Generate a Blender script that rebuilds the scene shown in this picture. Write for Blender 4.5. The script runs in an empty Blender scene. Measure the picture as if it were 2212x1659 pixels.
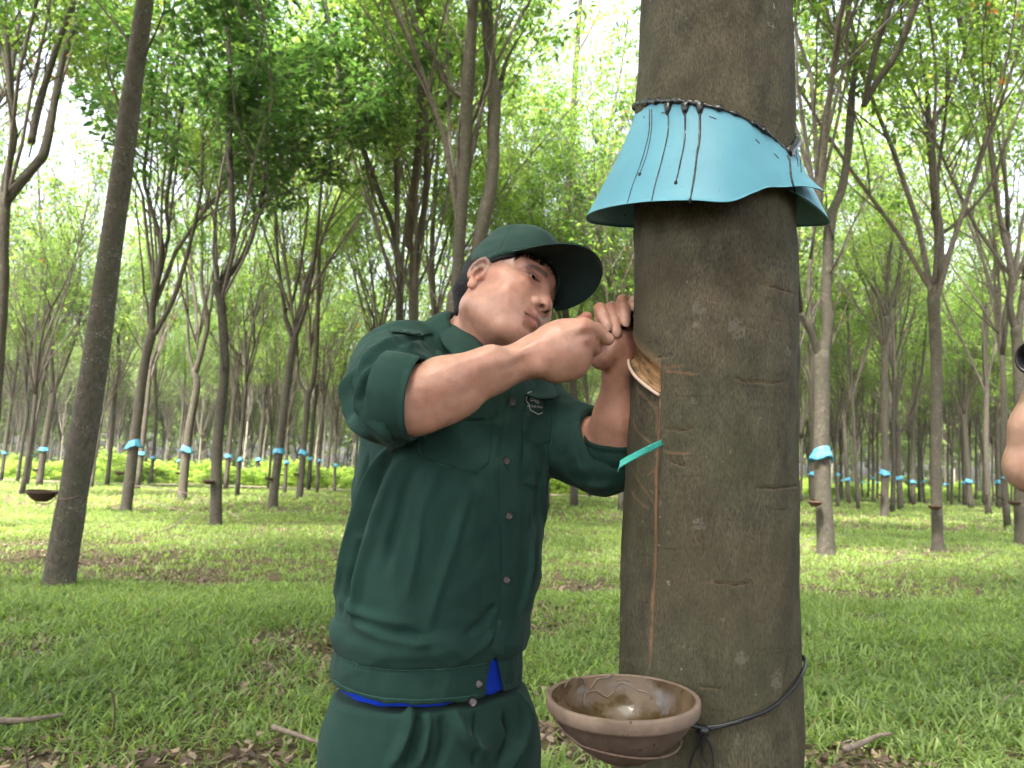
import bpy, bmesh, math, random
import numpy as np
from mathutils import Vector, Matrix
from mathutils.bvhtree import BVHTree
R = math.radians
scene = bpy.context.scene
C = scene.collection
rng = np.random.default_rng(7)
random.seed(7)
# ---------------------------------------------------------------- camera
CAM_H = 1.25; FPX = 1630.0
_p, _r = R(7.0), R(1.55)
c_f = np.array([0, math.cos(_p), math.sin(_p)]); _u0 = np.array([0, -math.sin(_p), math.cos(_p)]); _r0 = np.array([1.0, 0, 0])
c_r = _r0*math.cos(_r)+_u0*math.sin(_r); c_u = _u0*math.cos(_r)-_r0*math.sin(_r)
c_o = np.array([0, 0, CAM_H])
def ray(px, py):
    return c_f + c_r*(px-1106.0)/FPX + c_u*(829.5-py)/FPX
def W(px, py, Y):
    d = ray(px, py); return c_o + d*(Y/d[1])
def G(px, py, z=0.0):
    d = ray(px, py); return c_o + d*((z-CAM_H)/d[2])
def proj(P):
    d = np.asarray(P)-c_o; z = d@c_f
    return np.stack([1106+FPX*(d@c_r)/z, 829.5-FPX*(d@c_u)/z], -1)
cam = bpy.data.cameras.new("camera"); cam_o = bpy.data.objects.new("camera", cam); C.objects.link(cam_o)
cam.sensor_width = 36; cam.lens = 36*FPX/2212; cam.clip_start = 0.05; cam.clip_end = 2000
M = Matrix(((c_r[0], c_u[0], -c_f[0], 0), (c_r[1], c_u[1], -c_f[1], 0), (c_r[2], c_u[2], -c_f[2], CAM_H), (0, 0, 0, 1)))
cam_o.matrix_world = M
cam.dof.use_dof = True; cam.dof.focus_distance = 1.32; cam.dof.aperture_fstop = cam.lens/3.4
scene.camera = cam_o
# ---------------------------------------------------------------- objects
def tag(o, label=None, cat=None, group=None, kind=None):
    if label: o["label"] = label
    if cat: o["category"] = cat
    if group: o["group"] = group
    if kind: o["kind"] = kind
    return o
def empty(name, loc=(0, 0, 0), label=None, cat=None, group=None, kind=None):
    o = bpy.data.objects.new(name, None); C.objects.link(o); o.location = tuple(float(v) for v in loc); o.empty_display_size = 0.1
    return tag(o, label, cat, group, kind)
def mesh_np(name, V, F, mat=None, parent=None, smooth=True, col=None, quads=None, mi=None, mats=None):
    """V (n,3); F (m,k) array of same-size polygons, or a list of arrays; world coordinates"""
    me = bpy.data.meshes.new(name)
    V = np.asarray(V, np.float32)
    Fl = [np.asarray(f, np.int32) for f in (F if isinstance(F, list) else [F]) if len(f)]
    me.vertices.add(len(V)); me.vertices.foreach_set("co", V.ravel())
    loops = np.concatenate([f.ravel() for f in Fl]); sizes = np.concatenate([np.full(len(f), f.shape[1], np.int32) for f in Fl])
    starts = np.concatenate([[0], np.cumsum(sizes)[:-1]]).astype(np.int32)
    me.loops.add(len(loops)); me.loops.foreach_set("vertex_index", loops)
    me.polygons.add(len(sizes)); me.polygons.foreach_set("loop_start", starts); me.polygons.foreach_set("loop_total", sizes)
    if smooth: me.polygons.foreach_set("use_smooth", np.ones(len(sizes), bool))
    if mi is not None: me.polygons.foreach_set("material_index", np.asarray(mi, np.int32))
    me.update(calc_edges=True)
    if col is not None:
        for cn, cv in (col.items() if isinstance(col, dict) else [("tint", col)]):
            a = me.color_attributes.new(cn, 'FLOAT_COLOR', 'POINT')
            cc = np.ones((len(V), 4), np.float32); cc[:, :cv.shape[1]] = cv
            a.data.foreach_set("color", cc.ravel())
    for m in (mats or ([mat] if mat else [])): me.materials.append(m)
    o = bpy.data.objects.new(name, me); C.objects.link(o)
    if parent is not None:
        o.parent = parent; o.matrix_parent_inverse = Matrix.Identity(4)
        me.transform(Matrix.Translation(-Vector(parent_loc(parent))))
    return o
def parent_loc(p):
    v = Vector((0, 0, 0))
    while p is not None:
        v += p.location; p = p.parent
    return v
def tube(P, rad, n=8, cap=True):
    """tube around polyline P (k,3) with radii (k,) -> V, [quads, caps]"""
    P = np.asarray(P, float); k = len(P); rad = np.broadcast_to(np.asarray(rad, float), (k,))
    T = np.gradient(P, axis=0); T /= np.linalg.norm(T, axis=1)[:, None]+1e-12
    ref = np.array([0.0, 1, 0]) if abs(T[0][1]) < .9 else np.array([1.0, 0, 0])
    V = []
    a = np.cross(T[0], ref); a /= np.linalg.norm(a)
    ang = np.linspace(0, 2*np.pi, n, endpoint=False)
    for i in range(k):
        a = a-T[i]*(a@T[i]); a /= np.linalg.norm(a); b = np.cross(T[i], a)
        V.append(P[i]+rad[i]*(np.cos(ang)[:, None]*a+np.sin(ang)[:, None]*b))
    V = np.concatenate(V)
    i = np.arange(k-1)[:, None]*n; j = np.arange(n)[None]
    q = np.stack([i+j, i+(j+1) % n, i+n+(j+1) % n, i+n+j], -1).reshape(-1, 4)
    F = [q]
    if cap: F.append(np.stack([np.arange(n)[::-1], (k-1)*n+np.arange(n)]))
    return V, F
def join(parts):
    V = []; Q = {}; o = 0
    for v, F in parts:
        V.append(v)
        for f in (F if isinstance(F, list) else [F]):
            f = np.asarray(f)
            if len(f): Q.setdefault(f.shape[1], []).append(f+o)
        o += len(v)
    return np.concatenate(V), [np.concatenate(Q[k]) for k in Q]
def crom(P, n=8):
    P = np.asarray(P, float); k = len(P)
    if k < 3:
        t = np.linspace(0, 1, n+1)[:, None]; return P[0]*(1-t)+P[-1]*t
    Q = np.vstack([2*P[0]-P[1], P, 2*P[-1]-P[-2]]); out = []
    for i in range(k-1):
        t = np.linspace(0, 1, n, endpoint=False)[:, None]; a, b, c, d = Q[i:i+4]
        out.append(.5*((2*b)+(c-a)*t+(2*a-5*b+4*c-d)*t*t+(3*b-a-3*c+d)*t**3))
    out.append(P[-1:]); return np.concatenate(out)
# ---------------------------------------------------------------- numpy value noise
_perm = rng.random(4096*4)
def _h(i, j, k, s=0):
    n = (i.astype(np.int64)*374761393+j.astype(np.int64)*668265263+k.astype(np.int64)*2147483647+s*1274126177) & 0x7fffffff
    n = ((n ^ (n >> 13))*1274126177) & 0x7fffffff
    n = n ^ (n >> 16)
    return (n & 0xffff)/65535.0
def vnoise(P, s=0):
    P = np.asarray(P, float); i = np.floor(P).astype(np.int64); f = P-i; f = f*f*(3-2*f)
    r = 0
    for a in (0, 1):
        for b in (0, 1):
            for c in (0, 1):
                w = (f[..., 0] if a else 1-f[..., 0])*(f[..., 1] if b else 1-f[..., 1])*(f[..., 2] if c else 1-f[..., 2])
                r = r+w*_h(i[..., 0]+a, i[..., 1]+b, i[..., 2]+c, s)
    return r*2-1
def fbm(P, s=0, o=3):
    r = 0; a = 1; P = np.asarray(P, float)
    for k in range(o): r = r+a*vnoise(P*2**k, s+k); a *= .5
    return r
# ---------------------------------------------------------------- materials
def mat(name, color=(.5, .5, .5), rough=.6, spec=None):
    m = bpy.data.materials.new(name); m.use_nodes = True; b = m.node_tree.nodes["Principled BSDF"]
    b.inputs["Base Color"].default_value = (*color, 1); b.inputs["Roughness"].default_value = rough
    if spec is not None: b.inputs["Specular IOR Level"].default_value = spec
    return m, m.node_tree.nodes, m.node_tree.links, b
def nd(N, t, **kw):
    n = N.new(t)
    for k, v in kw.items():
        if hasattr(n, k): setattr(n, k, v)
        else: n.inputs[k.replace("_", " ")].default_value = v
    return n
def ramp(N, stops):
    r = N.new("ShaderNodeValToRGB"); e = r.color_ramp.elements
    while len(e) > len(stops): e.remove(e[-1])
    while len(e) < len(stops): e.new(.5)
    for x, (p, c) in zip(e, stops): x.position = p; x.color = (*c, 1) if len(c) == 3 else c
    return r
def coords(N, L, scale=(1, 1, 1), kind="Object"):
    tc = N.new("ShaderNodeTexCoord"); mp = N.new("ShaderNodeMapping"); mp.inputs["Scale"].default_value = scale
    L.new(tc.outputs[kind], mp.inputs[0]); return mp.outputs[0]
def mixc(N, L, a, b, fac, mode='MIX'):
    m = N.new("ShaderNodeMix"); m.data_type = 'RGBA'; m.blend_type = mode
    for s, v in ((0, fac), (6, a), (7, b)):
        if isinstance(v, (int, float)): m.inputs[s].default_value = v
        elif isinstance(v, tuple): m.inputs[s].default_value = (*v, 1)
        else: L.new(v, m.inputs[s])
    return m.outputs[2]
def bump(N, L, h, b, strength=.3, dist=.01, prev=None):
    n = N.new("ShaderNodeBump"); n.inputs["Strength"].default_value = strength; n.inputs["Distance"].default_value = dist
    L.new(h, n.inputs["Height"])
    if prev is not None: L.new(prev, n.inputs["Normal"])
    if b is not None: L.new(n.outputs[0], b.inputs["Normal"])
    return n.outputs[0]
def vcol(N, name="tint"):
    a = N.new("ShaderNodeVertexColor"); a.layer_name = name; return a.outputs[0]
def simple(name, color, rough=.6, nscale=30, var=.25, bstr=.2, bd=.002, spec=None, stretch=(1, 1, 1)):
    m, N, L, b = mat(name, color, rough, spec)
    co = coords(N, L, tuple(nscale*s for s in stretch)); n = nd(N, "ShaderNodeTexNoise", Scale=1.0, Detail=4.0); L.new(co, n.inputs[0])
    r = ramp(N, [(.3, tuple(c*(1-var) for c in color)), (.7, tuple(min(1, c*(1+var)) for c in color))])
    L.new(n.outputs[0], r.inputs[0]); L.new(r.outputs[0], b.inputs["Base Color"]); bump(N, L, n.outputs[0], b, bstr, bd)
    return m
# ---------------------------------------------------------------- signed distance modelling
class Sdf:
    def __init__(s, lo, hi, h):
        s.lo = np.array(lo, float); s.h = h
        s.n = np.ceil((np.array(hi)-s.lo)/h).astype(int)+1
        s.a = np.full(s.n, .05, np.float32)
    def box(s, lo, hi):
        i = np.clip(np.floor((np.array(lo)-s.lo)/s.h).astype(int), 0, s.n); j = np.clip(np.ceil((np.array(hi)-s.lo)/s.h).astype(int)+1, 0, s.n)
        if (j <= i).any(): return None, None
        ax = [np.arange(i[k], j[k], dtype=np.float32)*np.float32(s.h)+np.float32(s.lo[k]) for k in range(3)]
        X = np.stack(np.meshgrid(*ax, indexing='ij'), -1)
        return tuple(slice(i[k], j[k]) for k in range(3)), X
    def apply(s, lo, hi, fn, k=.01, mode='add'):
        pad = k+2.5*s.h
        sl, X = s.box(np.array(lo)-pad, np.array(hi)+pad)
        if sl is None: return
        d = fn(X).astype(np.float32); a = s.a[sl]
        if mode == 'add':
            h = np.clip(.5+.5*(a-d)/k, 0, 1); s.a[sl] = a+(d-a)*h-k*h*(1-h)
        elif mode == 'sub':
            d = -d; h = np.clip(.5-.5*(a-d)/k, 0, 1); s.a[sl] = a+(d-a)*h+k*h*(1-h)
        elif mode == 'int':
            h = np.clip(.5-.5*(a-d)/k, 0, 1); s.a[sl] = a+(d-a)*h+k*h*(1-h)
    def cone(s, A, B, ra, rb, k=.01, mode='add', sq=None):
        """tapered capsule; sq=(axis, factor) flattens it along a world axis"""
        A = np.array(A, np.float32); B = np.array(B, np.float32); r = max(ra, rb)
        if sq is not None: ax, fac = np.array(sq[0], np.float32), np.float32(sq[1]); ax = ax/np.linalg.norm(ax)
        def fn(X):
            ba = B-A; L = float(ba@ba)+1e-12; t = np.clip(((X-A)@ba)/L, 0, 1)
            v = X-(A+t[..., None]*ba)
            if sq is not None:
                c = v@ax; v = v+(c*(1/fac-1))[..., None]*ax
                return (np.linalg.norm(v, axis=-1)-(ra+(rb-ra)*t))*(.5+.5*fac)
            return np.linalg.norm(v, axis=-1)-(ra+(rb-ra)*t)
        s.apply(np.minimum(A, B)-r, np.maximum(A, B)+r, fn, k, mode)
    def chain(s, P, rr, k=.01, mode='add', sq=None):
        for i in range(len(P)-1): s.cone(P[i], P[i+1], rr[i], rr[i+1], k, mode, sq)
    def ell(s, c, r, k=.01, mode='add', M=None):
        c = np.array(c, np.float32); r = np.array(r, np.float32); Mx = np.eye(3, dtype=np.float32) if M is None else np.array(M, np.float32)
        e = np.sqrt(((Mx*r)**2).sum(1))
        def fn(X):
            p = (X-c)@Mx; k0 = np.linalg.norm(p/r, axis=-1); k1 = np.linalg.norm(p/(r*r), axis=-1)
            return k0*(k0-1)/np.maximum(k1, 1e-6)
        s.apply(c-e, c+e, fn, k, mode)
    def mesh(s, smooth=1):
        a = s.a; inn = a < 0; n = a.shape
        cnt = np.zeros([m-1 for m in n], np.uint8)
        for x in (0, 1):
            for y in (0, 1):
                for z in (0, 1): cnt += inn[x:n[0]-1+x, y:n[1]-1+y, z:n[2]-1+z]
        act = np.argwhere((cnt > 0) & (cnt < 8)); idx = np.full(cnt.shape, -1, np.int32)
        idx[tuple(act.T)] = np.arange(len(act))
        S = np.zeros((len(act), 3)); K = np.zeros(len(act))
        for ax in range(3):
            o = [q for q in range(3) if q != ax]
            for u in (0, 1):
                for v in (0, 1):
                    c0 = act.copy(); c0[:, o[0]] += u; c0[:, o[1]] += v; c1 = c0.copy(); c1[:, ax] += 1
                    d0 = a[tuple(c0.T)]; d1 = a[tuple(c1.T)]; m = (d0 < 0) != (d1 < 0)
                    t = np.where(m, d0/np.where(m, d0-d1, 1), 0)
                    p = np.zeros((len(act), 3)); p[:, ax] = t; p[:, o[0]] = u; p[:, o[1]] = v
                    S += p*m[:, None]; K += m
        V = s.lo+(act+S/K[:, None])*s.h
        Fs = []
        for ax in range(3):
            o = [q for q in range(3) if q != ax]
            sa = [slice(None)]*3; sb = [slice(None)]*3; sa[ax] = slice(0, n[ax]-1); sb[ax] = slice(1, n[ax])
            A, B = inn[tuple(sa)], inn[tuple(sb)]
            e = np.argwhere(A != B); e = e[(e[:, o[0]] > 0) & (e[:, o[1]] > 0) & (e[:, o[0]] < n[o[0]]-1) & (e[:, o[1]] < n[o[1]]-1)]
            if not len(e): continue
            fl = A[tuple(e.T)]
            q = []
            for (u, v) in ((-1, -1), (0, -1), (0, 0), (-1, 0)):
                c = e.copy(); c[:, o[0]] += u; c[:, o[1]] += v; q.append(idx[tuple(c.T)])
            q = np.stack(q, 1); flip = fl if ax != 1 else ~fl
            q[~flip] = q[~flip][:, ::-1]; Fs.append(q)
        F = np.concatenate(Fs); F = F[(F >= 0).all(1)]
        return relax(V, F, smooth)
def relax(V, F, it=1, lam=.5):
    for _ in range(it):
        acc = np.zeros_like(V); c = np.zeros(len(V))
        for i in range(F.shape[1]):
            a, b = F[:, i], F[:, (i+1) % F.shape[1]]
            for k in range(3): acc[:, k] += np.bincount(a, V[b, k], len(V))+np.bincount(b, V[a, k], len(V))
            c += np.bincount(a, minlength=len(V))+np.bincount(b, minlength=len(V))
        V = V+lam*(acc/np.maximum(c, 1)[:, None]-V)
    return V, F
def vnormals(V, F):
    n = np.cross(V[F[:, 2]]-V[F[:, 0]], V[F[:, 3 % F.shape[1]]]-V[F[:, 1]]) if F.shape[1] == 4 else np.cross(V[F[:, 1]]-V[F[:, 0]], V[F[:, 2]]-V[F[:, 0]])
    N = np.zeros_like(V)
    for i in range(F.shape[1]):
        for k in range(3): N[:, k] += np.bincount(F[:, i], n[:, k], len(V))
    return N/(np.linalg.norm(N, axis=1)[:, None]+1e-12)
def seg_dist(X, P):
    """distance of points X to polyline P, and the arc parameter 0..1 of the nearest point"""
    P = np.asarray(P, float); D = np.full(len(X), 9.0); T = np.zeros(len(X)); L = np.linalg.norm(np.diff(P, axis=0), axis=1); cum = np.concatenate([[0], np.cumsum(L)])
    for i in range(len(P)-1):
        ba = P[i+1]-P[i]; t = np.clip(((X-P[i])@ba)/(L[i]**2+1e-12), 0, 1)
        d = np.linalg.norm(X-(P[i]+t[:, None]*ba), axis=1); m = d < D
        D[m] = d[m]; T[m] = (cum[i]+t[m]*L[i])/cum[-1]
    return D, T
def bvh_of(V, F): return BVHTree.FromPolygons([tuple(v) for v in V.tolist()], F.tolist())
def onto(bvh, px, py, fallback=1.3):
    d = ray(px, py); d = d/np.linalg.norm(d); h = bvh.ray_cast(Vector(c_o), Vector(d))
    return np.array(h[0]) if h[0] is not None else W(px, py, fallback)
def folds(V, F, lines, bvh=None, push=True):
    """raise/sink creases on a cloth surface: lines = [(pixel polyline, amplitude, width), ...] traced once onto the surface, then real relief"""
    bvh = bvh or bvh_of(V, F); N = vnormals(V, F); disp = np.zeros(len(V))
    for pts, amp, wd in lines:
        pp = crom(np.array([(a, b) for a, b in pts], float), 6)
        P = np.array([onto(bvh, a, b, np.nan) for a, b in pp]); P = P[~np.isnan(P).any(1)]
        if len(P) < 2: continue
        lo, hi = P.min(0)-3*wd, P.max(0)+3*wd; m = np.where(((V > lo) & (V < hi)).all(1))[0]
        if not len(m): continue
        d, t = seg_dist(V[m], P); e = np.clip(np.minimum(t, 1-t)*5, 0, 1)**.7
        disp[m] += 2.3*amp*np.exp(-(d/(wd*.7))**2)*(.25+.75*e)
    return V+N*disp[:, None]
# ================================================================ THE TAPPER
HO = np.array([-.0240, 1.367, 1.572])
HM = np.array([[.5017, .8176, .2827], [.7445, -.5745, .3401], [-.4405, -.0398, .8969]])
_q, _rr = np.linalg.qr(HM); HM = _q*np.sign(np.diag(_rr))   # orthonormal, columns: his left, forward, up
def hl(x, y, z): return HO+HM@np.array([x, y, z], float)
def hloc(P): return (np.asarray(P)-HO)@HM
def rot(ax, deg):
    return np.array(Matrix.Rotation(R(deg), 3, Vector(ax)))
def skin_material():
    m, N, L, b = mat("skin", (.42, .21, .15), .40, .5)
    v = vcol(N)
    co = coords(N, L, (60, 60, 60)); n = nd(N, "ShaderNodeTexNoise", Scale=1.0, Detail=5.0); L.new(co, n.inputs[0])
    r = ramp(N, [(.3, (.86, .82, .82)), (.7, (1.08, 1.08, 1.08))]); L.new(n.outputs[0], r.inputs[0])
    c = mixc(N, L, v, r.outputs[0], 1.0, 'MULTIPLY')
    co3 = coords(N, L, (14, 14, 14)); n3 = nd(N, "ShaderNodeTexNoise", Scale=1.0, Detail=3.0); L.new(co3, n3.inputs[0])
    r3 = ramp(N, [(.35, (1.0, .93, .92)), (.65, (1.0, 1.03, 1.04))]); L.new(n3.outputs[0], r3.inputs[0])
    c = mixc(N, L, c, r3.outputs[0], 1.0, 'MULTIPLY')
    L.new(c, b.inputs["Base Color"])
    co2 = coords(N, L, (420, 420, 420)); n2 = nd(N, "ShaderNodeTexNoise", Scale=1.0, Detail=3.0); L.new(co2, n2.inputs[0])
    bump(N, L, n2.outputs[0], b, .4, .0010, bump(N, L, n.outputs[0], None, .3, .002))
    b.inputs["Subsurface Weight"].default_value = .12; b.inputs["Subsurface Radius"].default_value = (.9, .35, .2); b.inputs["Subsurface Scale"].default_value = .008
    return m
SKIN = (.47, .255, .185)
M_skin = skin_material()
def cloth_material(name, color, weave=900, wr=.85):
    m, N, L, b = mat(name, color, wr, .15)
    co = coords(N, L, (9, 9, 9)); n = nd(N, "ShaderNodeTexNoise", Scale=1.0, Detail=5.0); L.new(co, n.inputs[0])
    r = ramp(N, [(.3, tuple(c*.84 for c in color)), (.7, tuple(c*1.14 for c in color))]); L.new(n.outputs[0], r.inputs[0]); L.new(r.outputs[0], b.inputs["Base Color"])
    co2 = coords(N, L, (weave, weave, weave)); n2 = nd(N, "ShaderNodeTexNoise", Scale=1.0, Detail=2.0); L.new(co2, n2.inputs[0])
    co3 = coords(N, L, (28, 28, 14)); n3 = nd(N, "ShaderNodeTexNoise", Scale=1.0, Detail=4.0); L.new(co3, n3.inputs[0])
    x = bump(N, L, n3.outputs[0], None, .5, .004); bump(N, L, n2.outputs[0], b, .3, .0006, x)
    b.inputs["Sheen Weight"].default_value = .04; b.inputs["Sheen Roughness"].default_value = .5
    return m
M_green = cloth_material("green_twill", (.0165, .047, .038))
M_cap = cloth_material("green_cap_cloth", (.026, .055, .047))
M_peak = cloth_material("peak_underside_shade", (.012, .026, .024))  # shade under the peak, painted in as a darker cap cloth
M_blue = cloth_material("blue_jersey", (.003, .040, .50), 700)
M_stitch = simple("stitching", (.030, .10, .078), .85)
M_button = simple("dark_button", (.028, .020, .018), .3, 200, .5)
M_hair = simple("black_hair", (.006, .005, .005), .6, 300, .5, .6, .002, .2, (1, 1, .2))

person = empty("person", (-.10, 1.40, 0), "man in green work jacket and cap leaning in to tap the big trunk", "person")
# ---------------------------------------------------------------- body (one continuous skin)
B = Sdf((-.36, 1.0, 1.08), (.34, 1.62, 1.78), .0022)
def hc(A, Bp, ra, rb, k=.008, mode='add'): B.cone(hl(*A), hl(*Bp), ra, rb, k, mode)
def he(c, r, k=.01, mode='add', M=None): B.ell(hl(*c), r, k, mode, HM if M is None else HM@M)
he((0, -.004, .045), (.077, .091, .088), .01)
he((0, .024, -.022), (.069, .071, .080), .03)
he((0, .056, .048), (.058, .030, .038), .015)                       # forehead
for s in (-1, 1):
    hc((s*.053, -.006, -.046), (s*.028, .052, -.080), .024, .022, .022)   # jaw
    he((s*.041, .047, -.030), (.028, .031, .035), .022)                   # full cheeks
    hc((s*.060, .030, .006), (s*.040, .070, -.002), .015, .013, .018)     # cheekbone
    hc((s*.018, .084, .038), (s*.050, .064, .037), .0105, .008, .012)     # brow
he((0, .070, -.082), (.029, .021, .019), .018)                        # chin
he((0, .072, -.050), (.034, .020, .026), .018)                        # muzzle
for s in (-1, 1):
    he((s*.033, .094, .018), (.017, .012, .0105), .010, 'sub')            # socket
    he((s*.034, .0715, .019), (.0165, .0150, .0125), .004)                # lid volume
    hc((s*.019, .0845, .0145), (s*.049, .0725, .0135), .0045, .0035, .005)   # lower lid / bag
    hc((s*.018, .0875, .0245), (s*.050, .0745, .0225), .0040, .0035, .004)   # upper lid fold
    he((s*.034, .0868, .0180), (.0135, .0075, .0017), .0012, 'sub')          # opening
    hc((s*.016, .083, -.012), (s*.034, .078, -.044), .0022, .0030, .008, 'sub')  # nasolabial crease
hc((0, .086, .028), (0, .102, -.012), .0085, .0105, .012)
he((0, .1035, -.020), (.0140, .0115, .0105), .007)
for s in (-1, 1):
    he((s*.0165, .0945, -.0225), (.0085, .0095, .0085), .005)
    he((s*.0082, .1050, -.0300), (.0046, .0066, .0052), .0020, 'sub')
# mouth
for s in (-1, 1):
    hc((s*.024, .0815, -.0525), (s*.006, .0925, -.0480), .0036, .0056, .006)
    hc((s*.019, .0820, -.0590), (0, .0895, -.0608), .0044, .0070, .006)
hc((-.006, .0925, -.0480), (.006, .0925, -.0480), .0056, .0056, .006)
_m = [(-.028, .0835, -.0560), (-.018, .0925, -.0548), (-.006, .0980, -.0543), (.006, .0980, -.0543), (.018, .0925, -.0548), (.028, .0835, -.056)]
B.chain([hl(*q) for q in _m], [.0012, .0018, .0018, .0018, .0018, .0012], .0025, 'sub')
hc((-.015, .0925, -.0735), (.015, .0925, -.0735), .0040, .0040, .008, 'sub')
# ears
for s in (-1, 1):
    Er = rot((0, 0, 1), s*26)@rot((1, 0, 0), -14)
    def E(a, b, c): return np.array([s*.0735, -.004, .000])+Er@np.array([s*a*.9, b*.80, c])
    B.ell(hl(*E(.007, -.003, .004)), (.0055, .0132, .0265), .004, 'add', HM@Er)
    B.ell(hl(*E(.0155, .001, .000)), (.0085, .0074, .0150), .003, 'sub', HM@Er)
    B.ell(hl(*E(.0160, -.002, .015)), (.0060, .0066, .0080), .003, 'sub', HM@Er)
    an = np.radians(np.arange(-60, 215, 22.0))
    pts = [hl(*E(.0115, -.0025-.0172*math.cos(t)*-1 if 0 else -.0025-.0165*math.sin(t+math.pi/2), .006+.0255*math.cos(t+math.pi/2)*-1)) for t in an]
    B.chain(pts, [.0040]*len(pts), .0025)
    pts = [hl(*E(.0115, y, z)) for y, z in ((.006, .016), (-.003, .011), (-.0085, .003), (-.0085, -.008), (-.002, -.016))]
    B.chain(pts, [.0026]*len(pts), .003)
    B.ell(hl(*E(.0085, .004, -.026)), (.0055, .0085, .0095), .005, 'add', HM@Er)
    B.ell(hl(*E(.0085, .013, -.003)), (.0040, .0045, .0060), .005, 'add', HM@Er)
# neck and the trunk under the clothes
NB = W(1012, 800, 1.43)
hcn = hl(0, -.025, -.030)
B.cone(hcn, NB, .052, .060, .02)
B.cone(hl(-.045, -.02, -.05), W(1050, 790, 1.36), .016, .014, .02)
B.cone(NB, W(965, 980, 1.42), .085, .12, .04)
B.cone(W(905, 780, 1.38), W(1120, 815, 1.47), .06, .06, .04)
# near arm (his right): shoulder, elbow, wrist
SH1, EL1, WR1 = W(852, 790, 1.36), W(868, 872, 1.135), W(1166, 766, 1.165)
FA = WR1-EL1; FD = FA/np.linalg.norm(FA)
B.cone(SH1, EL1, .056, .050, .03)
B.cone(EL1, EL1+FA*.30, .0455, .0460, .02)
B.cone(EL1+FA*.30, EL1+FA*.62, .0455, .0325, .02)
B.cone(EL1+FA*.62, WR1, .0325, .0285, .02)
B.cone(W(925, 830, 1.105), W(1060, 772, 1.125), .021, .015, .03)      # brachioradialis
B.cone(W(925, 900, 1.13), W(1010, 866, 1.14), .018, .012, .03)
B.cone(W(1040, 790, 1.115), W(1160, 752, 1.14), .007, .006, .012)   # wrist tendon
B.ell(W(1160, 792, 1.145), (.012, .010, .010), .012)                 # ulna head
# near hand: a fist round the handle seen from its back
def hw(px, py, Y): return W(px, py, Y)
B.cone(W(1166, 766, 1.165), W(1205, 757, 1.170), .033, .040, .02)
B.ell(W(1222, 755, 1.180), (.043, .030, .048), .02)
B.cone(W(1195, 738, 1.165), W(1258, 709, 1.165), .026, .0165, .015)
B.cone(W(1200, 790, 1.175), W(1245, 790, 1.185), .026, .0165, .015)
for a, b, c, r in (((1261, 708, 1.160), (1290, 716, 1.182), (1314, 733, 1.190), (.0155, .0118, .0100)),
                   ((1266, 735, 1.170), (1284, 752, 1.205), (1280, 760, 1.235), (.0155, .0115, .0100)),
                   ((1256, 765, 1.178), (1264, 775, 1.210), (1258, 780, 1.240), (.0150, .0110, .0100)),
                   ((1236, 792, 1.182), (1240, 798, 1.205), (1236, 800, 1.235), (.0140, .0105, .0095))):
    B.chain([W(*a), W(*b), W(*c)], r, .006)
for a, b in (((1185, 745, 1.140), (1258, 706, 1.147)), ((1188, 757, 1.138), (1264, 733, 1.156)), ((1190, 770, 1.140), (1258, 763, 1.162)), ((1192, 782, 1.146), (1242, 790, 1.168))):
    B.cone(W(*a), W(*b), .0040, .0060, .008)
B.cone(W(1288, 733, 1.172), W(1322, 752, 1.178), .0020, .0020, .004, 'sub')
B.chain([W(1235, 715, 1.215), W(1254, 700, 1.235), W(1267, 685, 1.240)], (.016, .0125, .0095), .006)   # thumb behind the index finger
# far arm (his left)
SH2, EL2, WR2 = W(1168, 925, 1.50), W(1336, 965, 1.375), W(1340, 800, 1.315)
B.cone(SH2, EL2, .044, .046, .02)
B.cone(EL2, EL2+(WR2-EL2)*.35, .0465, .0455, .02); B.cone(EL2+(WR2-EL2)*.35, WR2, .0455, .0290, .02)
B.cone(WR2, W(1334, 768, 1.310), .0290, .034, .015)
B.ell(W(1332, 745, 1.305), (.033, .026, .036), .015)
B.cone(W(1300, 772, 1.285), W(1330, 735, 1.285), .022, .018, .015)     # ball of the thumb
B.cone(W(1296, 730, 1.262), W(1272, 716, 1.262), .0130, .0105, .008)     # thumb pressing on the other fist
for a, r in ((((1300, 728, 1.318), (1296, 667, 1.308), (1303, 684, 1.272), (1312, 704, 1.264)), (.0115, .0108, .0102, .0088)),
             (((1322, 728, 1.318), (1320, 666, 1.308), (1326, 694, 1.272), (1332, 719, 1.264)), (.0120, .0110, .0104, .0090)),
             (((1343, 715, 1.318), (1345, 650, 1.308), (1349, 674, 1.274), (1352, 695, 1.268)), (.0118, .0108, .0102, .0088)),
             (((1362, 705, 1.322), (1368, 650, 1.318), (1369, 659, 1.290), (1370, 663, 1.284)), (.0105, .0095, .0092, .0086))):
    B.chain([W(*q) for q in a], r, .0035)
V, F = B.mesh(1)
# the skin's own colours: lips, brows, ear and knuckle redness, stubble at the temple; plus painted shade in mouth line, lid crease and nostrils
T = np.tile(np.array(SKIN, float), (len(V), 1)); q = hloc(V)
def blend(m, c, a):
    w = (np.clip(m, 0, 1)*a)[:, None]; T[:] = T*(1-w)+np.array(c)*w
front = q[:, 1] > .05
lip = np.maximum(np.exp(-((np.abs(q[:, 2]+.0485-.10*np.abs(q[:, 0]))*-1)**2/.0040**2)), np.exp(-((q[:, 2]+.0605)**2/.0060**2)))*(np.abs(q[:, 0]) < .029)*np.clip((.030-np.abs(q[:, 0]))/.006, 0, 1)*(q[:, 1] > .078)
blend(lip, (.30, .105, .085), .75)
seam = np.exp(-((q[:, 2]+.0545)/.0016)**2)*(np.abs(q[:, 0]) < .031)*(q[:, 1] > .07)
blend(seam, (.10, .04, .035), .8)  # shade between the lips, painted as a dark line
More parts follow.
